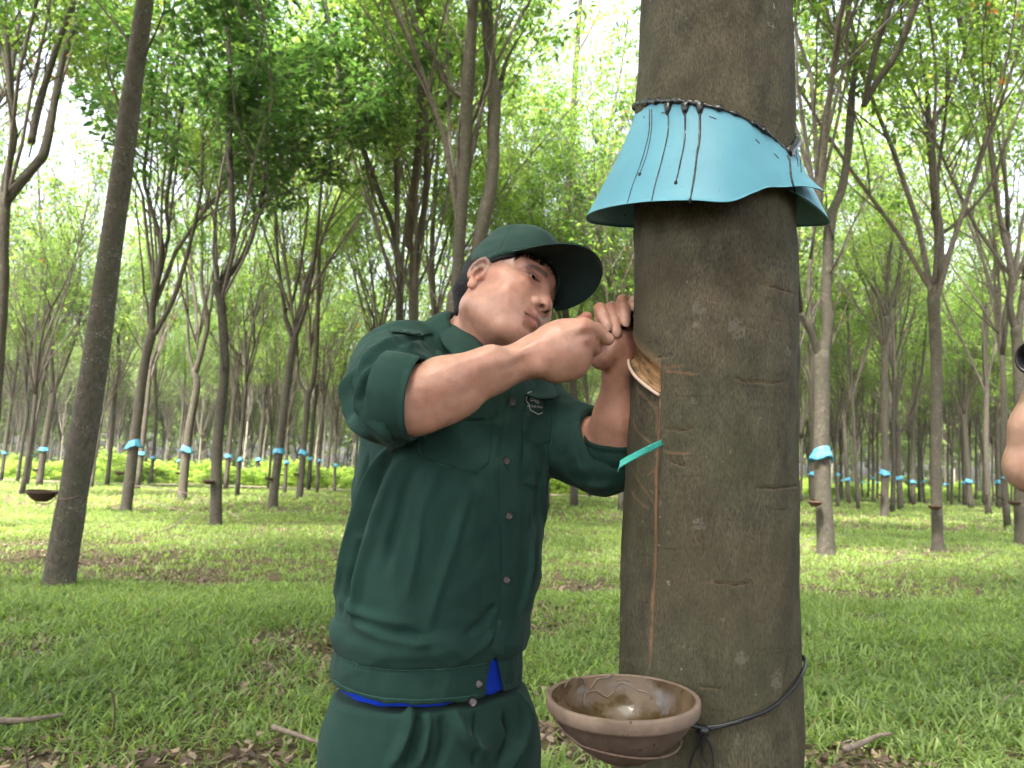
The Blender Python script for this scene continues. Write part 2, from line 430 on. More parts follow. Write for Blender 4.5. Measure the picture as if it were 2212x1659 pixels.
bx = np.abs(q[:, 0]); bz = .0385-.30*np.clip(bx-.036, 0, 1)+.04*np.clip(.03-bx, 0, 1)*-1
brow = np.exp(-((q[:, 2]-bz+.0015)/.0056)**2)*np.clip((bx-.012)/.004, 0, 1)*np.clip((.056-bx)/.010, 0, 1)*(q[:, 1] > .04)
blend(brow*(1.25+.35*vnoise(q*np.array([900, 400, 900]))), (.045, .028, .024), .85)
eye = np.exp(-((q[:, 2]-.0198+.06*np.clip(bx-.04, 0, 1))/.0024)**2)*np.clip((bx-.017)/.003, 0, 1)*np.clip((.054-bx)/.004, 0, 1)*(q[:, 1] > .055)
blend(eye, (.035, .02, .018), .95)
blend(np.exp(-((q[:, 2]-.0262+.10*np.clip(bx-.036, 0, 1))/.0015)**2)*np.clip((bx-.018)/.003, 0, 1)*np.clip((.056-bx)/.004, 0, 1)*(q[:, 1] > .05), (.16, .07, .05), .7)  # upper lid crease: its shade painted dark
blend(np.exp(-(((q[:, 2]-.010)/.008)**2+((bx-.034)/.016)**2))*front, (.36, .16, .12), .4)
ear = (bx > .074)*(q[:, 2] < .04)*(q[:, 2] > -.04)
blend(ear*1.0, (.47, .19, .125), .40)
temple = np.clip((.004+q[:, 2]-.55*(q[:, 1]-.012)*1.0)/.02, 0, 1)*np.clip((.066-q[:, 1])/.022, 0, 1)*(bx > .05)*np.clip((q[:, 1]+.02)/.01, 0, 1)
blend(temple*(.75+.4*vnoise(q*350)), (.07, .05, .045), .75)
blend(np.exp(-((q[:, 0]/.02)**2+((q[:, 1]-.112)/.012)**2+((q[:, 2]+.014)/.012)**2)), (.50, .20, .14), .5)
blend(np.exp(-(((q[:, 1]-.06)/.03)**2+((q[:, 2]+.012)/.022)**2+((bx-.05)/.02)**2)), (.52, .22, .15), .5)
stub = np.exp(-(((q[:, 2]+.075)/.022)**2))*(q[:, 1] > .03)*np.exp(-(bx/.04)**2)
blend(stub*(.6+.5*vnoise(q*500)), (.25, .14, .11), .35)
for c in ((1262, 706, 1.15), (1267, 735, 1.16), (1298, 660, 1.29), (1321, 660, 1.29), (1346, 645, 1.29), (1268, 686, 1.235)):
    blend(np.exp(-((V-W(*c))**2).sum(1)/.012**2), (.42, .15, .10), .55)
nos = np.minimum(np.linalg.norm(q-[-.0082, .104, -.0285], axis=1), np.linalg.norm(q-[.0082, .104, -.0285], axis=1)); blend((nos < .0052)*1.0, (.05, .02, .016), .85)  # shade inside the nostrils painted into the skin colour
body = mesh_np("body", V, F, M_skin, person, col=T)
# eyes
M_eye, N, L, b = mat("eye_white", (.36, .31, .28), .2)
M_iris, N2, L2, b2 = mat("iris_brown", (.012, .007, .005), .08)
for s in (-1, 1):
    bm = bmesh.new(); bmesh.ops.create_uvsphere(bm, u_segments=24, v_segments=16, radius=.0125)
    gaze = Vector((.05, .95, -.16)).normalized()
    for f in bm.faces: f.material_index = 1 if f.calc_center_median().normalized().dot(gaze) > .80 else 0; f.smooth = True
    me = bpy.data.meshes.new("eye"); bm.to_mesh(me); bm.free(); me.materials.append(M_eye); me.materials.append(M_iris)
    o = bpy.data.objects.new("eye", me); C.objects.link(o); o.parent = person
    Mw = Matrix([list(HM[i])+[hl(s*.034, .0735, .0185)[i]] for i in range(3)]+[[0, 0, 0, 1]])
    me.transform(Mw); me.transform(Matrix.Translation(-person.location))
# nails
M_nail, *_ = mat("nail", (.55, .33, .26), .25)
for (cx, cy, Y, nx) in ((1312.5, 706, 1.2535, .3), (1332.5, 719, 1.2535, .2), (1352.5, 697, 1.2580, .1), (1370, 663, 1.2740, .1)):
    c = W(cx, cy, Y); u, v = np.meshgrid(np.linspace(-1, 1, 7), np.linspace(-1, 1, 7), indexing='ij')
    k = .0055; a = c_r*1.0; up = np.array([-.12, -.25, .96]); up /= np.linalg.norm(up); out = np.cross(a, up); out = out if out[1] < 0 else -out
    rr = 1-.25*(v**4); P = c+(u*rr)[..., None]*a*k+v[..., None]*up*.0065+((-u**2*.35-v**2*.12)*k)[..., None]*out
    P = P.reshape(-1, 3); i, j = np.meshgrid(np.arange(6), np.arange(6), indexing='ij'); i = i.ravel(); j = j.ravel()
    Fq = np.stack([i*7+j, (i+1)*7+j, (i+1)*7+j+1, i*7+j+1], 1)
    P2 = np.vstack([P, P-out*.001]); F2 = np.vstack([Fq, Fq[:, ::-1]+49])
    mesh_np("fingernail", P2, F2, M_nail, person)
# hair: a close cap of hair under the crown, thick at the nape
Hh = Sdf(HO-.17, HO+.19, .0026)
Hh.ell(hl(0, -.002, .045), (.0828, .0945, .094), .01, 'add', HM)
Hh.cone(hl(-.035, -.052, -.006), hl(-.030, -.052, -.040), .031, .018, .02); Hh.cone(hl(.035, -.052, -.006), hl(.030, -.052, -.040), .031, .018, .02); Hh.cone(hl(0, -.058, -.008), hl(0, -.055, -.045), .030, .020, .02)
def facecut(X):
    q = (X-HO.astype(np.float32))@HM.astype(np.float32)
    return np.maximum(q[..., 2]-(.020+.56*(q[..., 1]-.01)), -(q[..., 1]+.030))   # below the hairline and in front of the ear
Hh.apply(HO-.2, HO+.2, facecut, .003, 'sub')
V, F = Hh.mesh(1); V = V+vnormals(V, F)*(.0006*fbm(V*220, 5, 2))[:, None]
mesh_np("hair", V, F, M_hair, body)
parts = []
for i in range(46):     # fringe tufts under the peak
    x = rng.uniform(-.066, -.015) if i < 36 else rng.uniform(-.015, .04); y = .098*math.sqrt(max(0, 1-(x/.082)**2))-.008; z = .0160+.56*(y+.01)+rng.uniform(.002, .006)
    Ln = rng.uniform(.022, .032) if abs(x+.035) < .012 else rng.uniform(.014, .022)
    P = [hl(x, y-.002, z), hl(x-.002, y+.003, z-Ln*.55), hl(x-.001+rng.uniform(-.003, .003), y+.001, z-Ln)]
    parts.append(tube(crom(P, 4), np.linspace(.0019, .0004, 9), 5))
V, F = join(parts); mesh_np("fringe", V, F, M_hair, body)
# ---------------------------------------------------------------- cap
Cp = Sdf(HO-.17, HO+.20, .0026)
Cp.ell(hl(0, .004, .056), (.0865, .090, .102), .01, 'add', HM)
Cp.ell(hl(0, .040, .095), (.060, .045, .055), .03, 'add', HM)
def capcut(X):
    q = (X-HO.astype(np.float32))@HM.astype(np.float32)
    return q[..., 2]-(.0160+.56*(q[..., 1]+.01))
Cp.apply(HO-.2, HO+.2, capcut, .003, 'sub')
V, F = Cp.mesh(1); q = hloc(V); ang = np.degrees(np.arctan2(q[:, 0], q[:, 1]+.016))
sd = np.min(np.abs(((ang[:, None]-np.array([0, 60, 120, 180, -60, -120])+180) % 360)-180), axis=1)*np.linalg.norm(q[:, :2], axis=1)*R(1)
N_ = vnormals(V, F)
d = -.0012*np.exp(-(sd/.0016)**2)+.0006*np.exp(-((sd-.005)/.002)**2)+.0022*fbm(q*np.array([22, 22, 34]), 3, 2)
band = q[:, 2]-(.0160+.56*(q[:, 1]+.01)); d += .0015*(band < .010)-.0008*np.exp(-((band-.011)/.0014)**2)
V = V+N_*d[:, None]
cap = mesh_np("cap", V, F, M_cap, person)
bm = bmesh.new(); bmesh.ops.create_uvsphere(bm, u_segments=16, v_segments=8, radius=.006)
me = bpy.data.meshes.new("cap_button"); bm.to_mesh(me); bm.free(); me.transform(Matrix.Translation(Vector(hl(0, .004, .160))-person.location-cap.location)); me.materials.append(M_cap)
o = bpy.data.objects.new("cap_button", me); C.objects.link(o); o.parent = cap
# peak: a curved plate
nu, nv = 41, 15; P = np.zeros((nu, nv, 3))
for i, t in enumerate(np.linspace(-1, 1, nu)):
    ph = t*R(58); ax_, ay_ = .0860*math.sin(ph), .004+.0880*math.cos(ph); az = .0175+.56*(ay_+.01)
    th = t*R(90); ox, oy = .086*math.sin(th), .062+.120*max(0, math.cos(th))**.75
    for j, s in enumerate(np.linspace(0, 1, nv)):
        x = ax_+(ox-ax_)*s; y = ay_+(oy-ay_)*s
        P[i, j] = (x, y, az-.008*s*(1-abs(t))-(.30*(x*x-ax_*ax_)/.092) - .006*(abs(t)**2)*s + .012*math.cos(t*1.57)*s)
top = P.reshape(-1, 3); bot = top-np.array([0, 0, .0028])
i, j = np.meshgrid(np.arange(nu-1), np.arange(nv-1), indexing='ij'); i = i.ravel(); j = j.ravel()
Fq = np.stack([i*nv+j, (i+1)*nv+j, (i+1)*nv+j+1, i*nv+j+1], 1); n_ = nu*nv
rim = []
bd = [(a, 0) for a in range(nu)]+[(nu-1, b_) for b_ in range(1, nv)]+[(a, nv-1) for a in range(nu-2, -1, -1)]+[(0, b_) for b_ in range(nv-2, 0, -1)]
bi = [a*nv+b_ for a, b_ in bd]
for k in range(len(bi)): a, c = bi[k], bi[(k+1) % len(bi)]; rim.append((c, a, a+n_, c+n_))
V = np.vstack([top, bot])@HM.T+HO
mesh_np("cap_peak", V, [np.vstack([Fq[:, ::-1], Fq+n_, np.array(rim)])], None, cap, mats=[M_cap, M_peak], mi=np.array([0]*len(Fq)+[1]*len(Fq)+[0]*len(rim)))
# ---------------------------------------------------------------- jacket
YC = 1.405; PSI = R(34)
e_l = np.array([math.cos(PSI), math.sin(PSI)]); e_d = np.array([-math.sin(PSI), math.cos(PSI)])
class Loft:
    """stack of rotated ellipses fitted to left/right silhouette pixels at given rows"""
    def __init__(s, rows, Y=YC, asp=.70, grow=0.0, yaw=PSI):
        z = []; c = []; a = []
        for (pl, pr, py) in rows:
            A, Bq = W(pl+12, py, Y), W(pr, py, Y); hwid = np.linalg.norm((Bq-A)[[0]])/2
            cs = math.sqrt(math.cos(yaw)**2+(asp*math.sin(yaw))**2)
            z.append((A[2]+Bq[2])/2); c.append(((A[0]+Bq[0])/2, Y)); a.append(hwid/cs*.945+grow)
        o = np.argsort(z); s.z = np.array(z)[o]; s.c = np.array(c)[o]; s.a = np.array(a)[o]; s.asp = asp
        s.el = np.array([math.cos(yaw), math.sin(yaw)]); s.ed = np.array([-math.sin(yaw), math.cos(yaw)])
    def at(s, z): return np.interp(z, s.z, s.c[:, 0]), np.interp(z, s.z, s.c[:, 1]), np.interp(z, s.z, s.a)
    def fn(s, grow=0.0, zlo=-9, zhi=9, p=2.4):
        def f(X):
            cx, cy, a = s.at(X[..., 2]); a = a+grow; b = a*s.asp
            dx = X[..., 0]-cx; dy = X[..., 1]-cy; u = dx*s.el[0]+dy*s.el[1]; v = dx*s.ed[0]+dy*s.ed[1]
            k = (np.abs(u/a)**p+np.abs(v/b)**p)**(1/p)
            d = (k-1)*b*(.55+.45*np.clip(np.abs(u)/(np.abs(u)+np.abs(v)+1e-6), 0, 1))
            return np.maximum(np.maximum(d, X[..., 2]-zhi), zlo-X[..., 2])
        return f
trs = [(935, 1060, 770), (880, 1120, 785), (825, 1155, 800), (795, 1178, 840), (785, 1188, 900), (775, 1188, 960), (760, 1186, 1060), (742, 1180, 1150), (730, 1176, 1210),
       (726, 1168, 1270), (722, 1152, 1330), (720, 1138, 1385), (713, 1134, 1410), (711, 1134, 1470), (710, 1134, 1540)]
TL = Loft(trs)
J = Sdf((-.42, .96, .74), (.30, 1.66, 1.62), .0034)
zt = W(1000, 768, YC)[2]
J.apply((-.42, 1.1, .75), (.25, 1.66, zt), TL.fn(zlo=.76, zhi=zt), .02)
SHA, SHB = W(868, 752, 1.345), W(1150, 835, 1.50)
J.cone(W(935, 778, 1.37), SHA, .032, .050, .02)                           # shoulder yoke
J.cone(W(1045, 765, 1.44), SHB, .040, .055, .03)
J.cone(W(985, 795, 1.425), W(1055, 805, 1.44), .055, .055, .02)
J.cone(W(985, 760, 1.41), W(975, 850, 1.40), .075, .12, .05)
# near sleeve, rolled above the elbow
s0, s1, s2 = W(852, 790, 1.335), W(850, 850, 1.215), W(868, 872, 1.140)
J.cone(s0, s1, .073, .073, .02); J.cone(s1, s2, .073, .070, .02)
J.cone(W(800, 830, 1.28), W(810, 880, 1.22), .034, .038, .02)
cdir = (W(960, 874, 1.12)-W(868, 864, 1.135)); cdir /= np.linalg.norm(cdir)
c0, c1 = W(862, 862, 1.140), W(897, 861, 1.128)
J.cone(c0, c1, .0615, .0585, .012)
# far sleeve
f0, f1, f2 = W(1172, 912, 1.47), W(1256, 962, 1.43), W(1318, 998, 1.395)
J.cone(f0, f1, .066, .066, .03); J.cone(f1, f2, .066, .062, .02)
fax = np.array([-.06, -.44, .89]); fax /= np.linalg.norm(fax); fc = W(1332, 945, 1.375)
J.cone(W(1290, 965, 1.40), fc-fax*.02, .060, .056, .02)
def disc_cut(Sd, P, dirn, r, k=.003, h=.12):
    P = np.array(P, np.float32); D = np.array(dirn/np.linalg.norm(dirn), np.float32)
    def f(X):
        t = (X-P)@D; return np.maximum(np.maximum(-t, t-h), np.linalg.norm((X-P)-t[..., None]*D, axis=-1)-r)
    Sd.apply(P-.14, P+.14, f, k, 'sub')
disc_cut(J, c1-cdir*.020, cdir, .088)
J.cone(c1-cdir*.012, c1+cdir*.03, .050, .052, .003, 'sub')
disc_cut(J, fc-fax*.020, fax, .066)
J.cone(fc-fax*.02, fc+fax*.03, .050, .050, .003, 'sub')
J.cone(NB, hcn, .070, .064, .004, 'sub')
# hem: open underneath, split at the front below the last button
hemz = lambda x: W(1000, 1530, YC)[2]
def hemcut(X):      # hem plane, lower towards the front edge
    A, Bq, Cq = W(710, 1449, YC-.02), W(1036, 1534, YC-.13), W(1139, 1480, YC+.02)
    n = np.cross(Bq-A, Cq-A); n = n/np.linalg.norm(n); n = n if n[2] < 0 else -n
    return -((X-A.astype(np.float32))@n.astype(np.float32))
J.apply((-.5, .9, .7), (.4, 1.7, .95), hemcut, .003, 'sub')
J.apply((-.5, .9, .7), (.4, 1.7, .93), lambda X: np.maximum(TL.fn(grow=-.011)(X), X[..., 2]-.915), .004, 'sub')
def slit(X):
    a, b, c = W(1064, 1418, 1.26), W(1046, 1545, 1.26), W(1086, 1545, 1.26)
    def half(p, q, r):
        n = np.array([-(q-p)[2], 0, (q-p)[0]]); n /= np.linalg.norm(n); n = n if (r-p)@n < 0 else -n
        return (X-p.astype(np.float32))@n.astype(np.float32)
    return np.maximum(np.maximum(half(a, b, c), half(a, c, b)), X[..., 1]-1.40)
J.apply((-.2, 1.1, .7), (.2, 1.42, .95), slit, .003, 'sub')
V, F = J.mesh(1)
bv = bvh_of(V, F)
# the hem band stands a little proud; the body above blouses over it
P2 = proj(V)
def pxline(x, pts): return np.interp(x, [p[0] for p in pts], [p[1] for p in pts])
N_ = vnormals(V, F)
bl = pxline(P2[:, 0], [(700, 1379), (717, 1384), (861, 1429), (1056, 1456), (1140, 1405)])
zb = np.array([W(717, 1384, YC-.02), W(1056, 1456, YC-.13), W(1135, 1404, YC+.02)])
nb = np.cross(zb[1]-zb[0], zb[2]-zb[0]); nb /= np.linalg.norm(nb); nb = nb if nb[2] > 0 else -nb
hb = (V-zb[0])@nb; mm = V[:, 2] < 1.0
d = np.where(mm & (hb < 0), -.004, 0)-.0030*np.exp(-(hb/.0035)**2)*mm+.009*np.exp(-((hb-.030)/.022)**2)*mm*(.7+.5*vnoise(V*14, 9))
hm = hemcut(V)*-1
d = d-.0016*np.exp(-((hm+.010)/.0018)**2)*mm
d = d+.0060*fbm(V*np.array([9, 9, 4]), 11, 2)*np.clip((V[:, 2]-.9)*6, 0, 1)*(V[:, 2] < 1.45)+.0016*fbm(V*32, 12, 2)
rid = lambda P, s: (1-np.abs(vnoise(P, s))*2.2)
Vs = V+.02*np.stack([vnoise(V*11, 71), vnoise(V*11, 72), vnoise(V*11, 73)], 1)
d = d+.0045*np.clip(rid(Vs*np.array([13, 13, 6]), 74), -.3, 1)+.0016*np.clip(rid(Vs*np.array([30, 30, 17]), 75), -.3, 1)
V = V+N_*d[:, None]
up = [  # creases: (pixels, height, width)
 # near sleeve drapes, from the shoulder seam round to the cuff
 ([(905, 735), (850, 748), (800, 780), (766, 830)], .0080, .010), ([(915, 752), (860, 766), (812, 800), (782, 850), (775, 890)], .0085, .010),
 ([(905, 775), (862, 788), (826, 815), (803, 860), (800, 905)], .0080, .009), ([(900, 800), (866, 812), (842, 840), (826, 880), (828, 930)], .0060, .008),
 ([(762, 800), (752, 850), (770, 905), (800, 945)], .0070, .010), ([(900, 756), (855, 776), (818, 806)], -.0060, .006), ([(888, 790), (850, 802), (818, 835), (795, 880)], -.0070, .006),
 ([(872, 770), (832, 790), (800, 822), (780, 870)], -.0070, .006), ([(835, 800), (812, 845), (812, 900), (835, 945)], -.0065, .007),
 ([(770, 800), (760, 840), (772, 890), (795, 930)], -.0055, .007),
 # torso: pulled from the armpit
 ([(905, 965), (860, 1010), (822, 1100), (790, 1210), (765, 1330)], .0085, .012), ([(885, 955), (838, 1000), (800, 1090), (768, 1200), (742, 1320)], -.0080, .011),
 ([(862, 960), (815, 1010), (780, 1100), (752, 1200), (726, 1300)], .0075, .011), ([(925, 985), (885, 1040), (858, 1130), (835, 1230)], -.0060, .012),
 ([(800, 980), (782, 1040), (765, 1110)], -.0050, .010), ([(945, 1010), (915, 1090), (900, 1180), (880, 1290)], .0040, .012),
 ([(1010, 1060), (985, 1150), (950, 1260), (925, 1350)], .0035, .013), ([(1160, 1000), (1150, 1100), (1152, 1200), (1135, 1310)], -.0060, .012), ([(1145, 1140), (1140, 1240), (1118, 1330)], .0060, .011),
 ([(1172, 985), (1168, 1060), (1172, 1130)], .0050, .010),
 ([(740, 1300), (800, 1330), (880, 1345)], .0040, .012), ([(760, 1345), (840, 1378), (930, 1392)], .0055, .012), ([(880, 1400), (940, 1385), (1000, 1410)], .0060, .012), ([(820, 1365), (900, 1372), (960, 1400)], -.0050, .009),
 ([(1000, 1370), (1040, 1345), (1070, 1310)], -.0040, .010), ([(985, 1425), (1030, 1400), (1062, 1370)], .0045, .010),
 # far sleeve and chest
 ([(1200, 880), (1190, 930), (1200, 980)], -.0060, .008), ([(1180, 870), (1172, 910), (1160, 950)], .0040, .008), ([(1228, 888), (1212, 930), (1190, 970)], .0050, .008), ([(1250, 905), (1240, 945), (1220, 990)], -.0045, .007),
 ([(1262, 925), (1262, 970), (1250, 1020)], .0045, .008), ([(1280, 950), (1285, 1000), (1270, 1050)], -.0040, .008), ([(1215, 1010), (1260, 1040), (1320, 1048)], .0040, .010),
 ([(935, 735), (975, 790), (990, 840)], -.0035, .008), ([(945, 745), (965, 800), (970, 850)], .0040, .009),
]
V0 = V.copy(); V = folds(V, F, up, bv)
for cc_, ax_c, Lc_ in ((c1, cdir, .058), (fc, fax, .040)):
    t_ = (V0-cc_)@ax_c; rr0 = np.linalg.norm((V0-cc_)-t_[:, None]*ax_c, axis=1); kk = np.clip((t_+Lc_)/.012, 0, 1)*(t_ < .03)*(rr0 < .085)
    V = V*(1-kk[:, None])+(V0-vnormals(V0, F)*.004)*kk[:, None]
V, F = relax(V, F, 1, .35)
jacket = mesh_np("jacket", V, F, M_green, person)
bj = bvh_of(V, F)
def patch(name, poly, thick, material, parent, off=.0012, edge=.010, bv=bj, sub=22, drop=None):
    """a flat cloth piece with the outline poly (pixels), laid on the jacket and given a real thickness"""
    poly = np.array(poly, float); lo, hi = poly.min(0), poly.max(0)
    bm = bmesh.new(); vs = [bm.verts.new((x, y, 0)) for x, y in poly]; f = bm.faces.new(vs)
    st = (hi-lo).max()/sub
    for ax in (0, 1):
        for c in np.arange(lo[ax]+st, hi[ax], st):
            co = (c, 0, 0) if ax == 0 else (0, c, 0); no = (1, 0, 0) if ax == 0 else (0, 1, 0)
            bmesh.ops.bisect_plane(bm, geom=bm.verts[:]+bm.edges[:]+bm.faces[:], plane_co=co, plane_no=no)
    bmesh.ops.triangulate(bm, faces=bm.faces[:])
    bm.verts.index_update()
    for v in bm.verts: v.tag = v.is_boundary
    pts = []; last = None
    for v in bm.verts:
        d_ = ray(v.co.x, v.co.y); d_ = d_/np.linalg.norm(d_); h = bv.ray_cast(Vector(c_o), Vector(d_))
        pts.append((np.array(h[0]), np.array(h[1])) if h[0] is not None else None)
    good = [p for p in pts if p]; dm = np.median([np.linalg.norm(p[0]-c_o) for p in good])
    for v, p in zip(bm.verts, pts):
        if p is None or abs(np.linalg.norm(p[0]-c_o)-dm) > .12:
            d_ = ray(v.co.x, v.co.y); d_ /= np.linalg.norm(d_); pos = c_o+d_*dm; n = -d_
        else: pos, n = p
        if n@(c_o-pos) < 0: n = -n
        v.co = Vector(pos+n*(off+thick-(.0010 if v.tag else 0)))
    r = bmesh.ops.extrude_face_region(bm, geom=bm.faces[:]); bm.normal_update()
    cen = Vector(c_o)
    for e in [g for g in r["geom"] if isinstance(g, bmesh.types.BMVert)]: e.co += (e.co-cen).normalized()*(thick+off+.002)
    bmesh.ops.recalc_face_normals(bm, faces=bm.faces[:])
    bm.normal_update()
    for f in bm.faces: f.smooth = abs(f.normal.dot((f.calc_center_median()-cen).normalized())) > .35
    for e in bm.edges:
        if len(e.link_faces) == 2 and e.link_faces[0].smooth != e.link_faces[1].smooth: e.smooth = False
    me = bpy.data.meshes.new(name); bm.to_mesh(me); bm.free(); me.materials.append(material)
    o = bpy.data.objects.new(name, me); C.objects.link(o); o.parent = parent
    me.transform(Matrix.Translation(-Vector(parent_loc(parent)))); return o
def seam(name, pts, parent=None, r=.0007, material=None, bv=bj, n=6):
    parts = []
    for line in pts:
        P = np.array([onto(bv, a, b, np.nan) for a, b in crom(np.array(line, float), n)]); P = P[~np.isnan(P).any(1)]
        if len(P) > 2: parts.append(tube(P-(P-c_o)/np.linalg.norm(P-c_o, axis=1)[:, None]*r*.3, r, 5))
    V, F = join(parts); return mesh_np(name, V, F, material or M_stitch, parent or jacket)
patch("pocket", [(912, 905), (1060, 905), (1056, 1000), (1044, 1009), (1027, 1023), (909, 989)], .0014, M_green, jacket)
patch("pocket", [(1128, 935), (1186, 955), (1184, 1040), (1170, 1056), (1128, 1046)], .0014, M_green, jacket)
patch("pocket_flap", [(930, 860), (1050, 853), (1056, 864), (1074, 884), (1058, 905), (987, 911), (930, 905)], .0024, M_green, jacket)
patch("pocket_flap", [(1127, 895), (1134, 890), (1176, 915), (1193, 940), (1193, 950), (1156, 966), (1134, 945), (1127, 925)], .0026, M_green, jacket)
patch("placket", [(1102, 838), (1134, 846), (1128, 900), (1120, 1000), (1124, 1100), (1120, 1200), (1112, 1290), (1098, 1360), (1085, 1412), (1066, 1412), (1060, 1400), (1074, 1340), (1082, 1250), (1080, 1150), (1076, 1060), (1080, 960), (1092, 880)], .0022, M_green, jacket, sub=40)
for bx_, by_ in ((1093, 995), (1098, 1114), (1093, 1252), (1105, 868)):
    P = onto(bj, bx_, by_); n = (c_o-P); n /= np.linalg.norm(n); n = n*.85+np.array([.25, -.3, 0])*.4; n /= np.linalg.norm(n)
    bm = bmesh.new(); bmesh.ops.create_cone(bm, cap_ends=True, segments=20, radius1=.0068, radius2=.0060, depth=.0030)
    bmesh.ops.inset_region(bm, faces=[f for f in bm.faces if f.normal.z > .9], thickness=.0018, depth=-.0008)
    for sx in (-1, 1):
        for sy in (-1, 1):
            g = bmesh.ops.create_cone(bm, cap_ends=True, segments=8, radius1=.0006, radius2=.0006, depth=.002, matrix=Matrix.Translation((sx*.0013, sy*.0013, .0006)))
    bm.transform(Matrix.Translation(Vector(P+n*.0068-np.array(person.location)))@Vector(n).to_track_quat('Z', 'Y').to_matrix().to_4x4())
    me = bpy.data.meshes.new("button"); bm.to_mesh(me); bm.free(); me.materials.append(M_button)
    o = bpy.data.objects.new("button", me); C.objects.link(o); o.parent = jacket
for bx_, by_ in ((1034, 1477), (1021, 1516)):
    P = onto(bj, bx_, by_); n = (c_o-P); n /= np.linalg.norm(n)
    bm = bmesh.new(); bmesh.ops.create_cone(bm, cap_ends=True, segments=20, radius1=.0075, radius2=.0066, depth=.0034)
    bmesh.ops.inset_region(bm, faces=[f for f in bm.faces if f.normal.z > .9], thickness=.002, depth=-.001)
    bm.transform(Matrix.Translation(Vector(P+n*.002-np.array(person.location)))@Vector(n).to_track_quat('Z', 'Y').to_matrix().to_4x4())
    me = bpy.data.meshes.new("button"); bm.to_mesh(me); bm.free(); me.materials.append(M_button)
    o = bpy.data.objects.new("button", me); C.objects.link(o); o.parent = jacket
def level_line(fn, x0, x1, y0, y1):
    out = []
    for x in np.linspace(x0, x1, 26):
        best = None
        for y in np.linspace(y0, y1, 90):
            P = onto(bj, x, y, np.nan)
            if not np.isnan(P).any():
                e = abs(fn(P))
                if best is None or e < best[0]: best = (e, (x, y))
        if best and best[0] < .004: out.append(best[1])
    return out
seam("seam", [level_line(lambda P: (P-zb[0])@nb, 722, 1052, 1350, 1480), level_line(lambda P: -float(hemcut(P.astype(np.float32)))+.009, 722, 1034, 1430, 1534),
              [(915, 905), (912, 984), (1027, 1018), (1042, 1004), (1052, 925)], [(1118, 905), (1112, 1000), (1114, 1100), (1110, 1200), (1100, 1300)],
              [(1195, 880), (1192, 940), (1186, 990)]])
# collar: two pointed leaves round an open neck
def strip(name, lower, upper, thick, parent, n=24, m=8, puff=.006, material=None):
    lo_, up_ = crom(lower, 8), crom(upper, 8)
    t = np.linspace(0, 1, n); rs = lambda P: np.stack([np.interp(t, np.linspace(0, 1, len(P)), P[:, k]) for k in range(3)], 1)
    A, Bq = rs(lo_), rs(up_); S = np.linspace(0, 1, m)[None, :, None]
    P = A[:, None]*(1-S)+Bq[:, None]*S; cen = P.mean((0, 1)); nrm = np.cross(Bq-A, np.gradient(A, axis=0)); nrm /= np.linalg.norm(nrm, axis=1)[:, None]+1e-9
    P = P+nrm[:, None]*(np.sin(S*np.pi)*puff); P = P+nrm[:, None]*.0015*vnoise(P*40)[..., None]
    Q = P-nrm[:, None]*thick; V = np.vstack([P.reshape(-1, 3), Q.reshape(-1, 3)]); o = n*m
    i, j = np.meshgrid(np.arange(n-1), np.arange(m-1), indexing='ij'); i = i.ravel(); j = j.ravel()
    f = np.stack([i*m+j, (i+1)*m+j, (i+1)*m+j+1, i*m+j+1], 1)
    bd = [(a, 0) for a in range(n)]+[(n-1, b_) for b_ in range(1, m)]+[(a, m-1) for a in range(n-2, -1, -1)]+[(0, b_) for b_ in range(m-2, 0, -1)]
    bi = [a*m+b_ for a, b_ in bd]; rim = [(bi[(k+1) % len(bi)], bi[k], bi[k]+o, bi[(k+1) % len(bi)]+o) for k in range(len(bi))]
    return mesh_np(name, V, [np.vstack([f, f[:, ::-1]+o, np.array(rim)])], material or M_green, parent)
strip("collar", [W(1092, 832, 1.325), W(987, 772, 1.255), W(946, 722, 1.340), W(955, 708, 1.46), W(1020, 735, 1.52)],
      [W(1098, 826, 1.330), W(1050, 752, 1.305), W(979, 689, 1.385), W(990, 694, 1.47), W(1035, 722, 1.51)], .0025, jacket, puff=.004)
strip("collar", [W(1104, 842, 1.315), W(1160, 862, 1.345), W(1202, 858, 1.40), W(1195, 840, 1.47), W(1060, 765, 1.53)],
      [W(1100, 826, 1.340), W(1128, 812, 1.375), W(1165, 804, 1.41), W(1170, 800, 1.46), W(1060, 742, 1.50)], .0025, jacket, puff=.003)
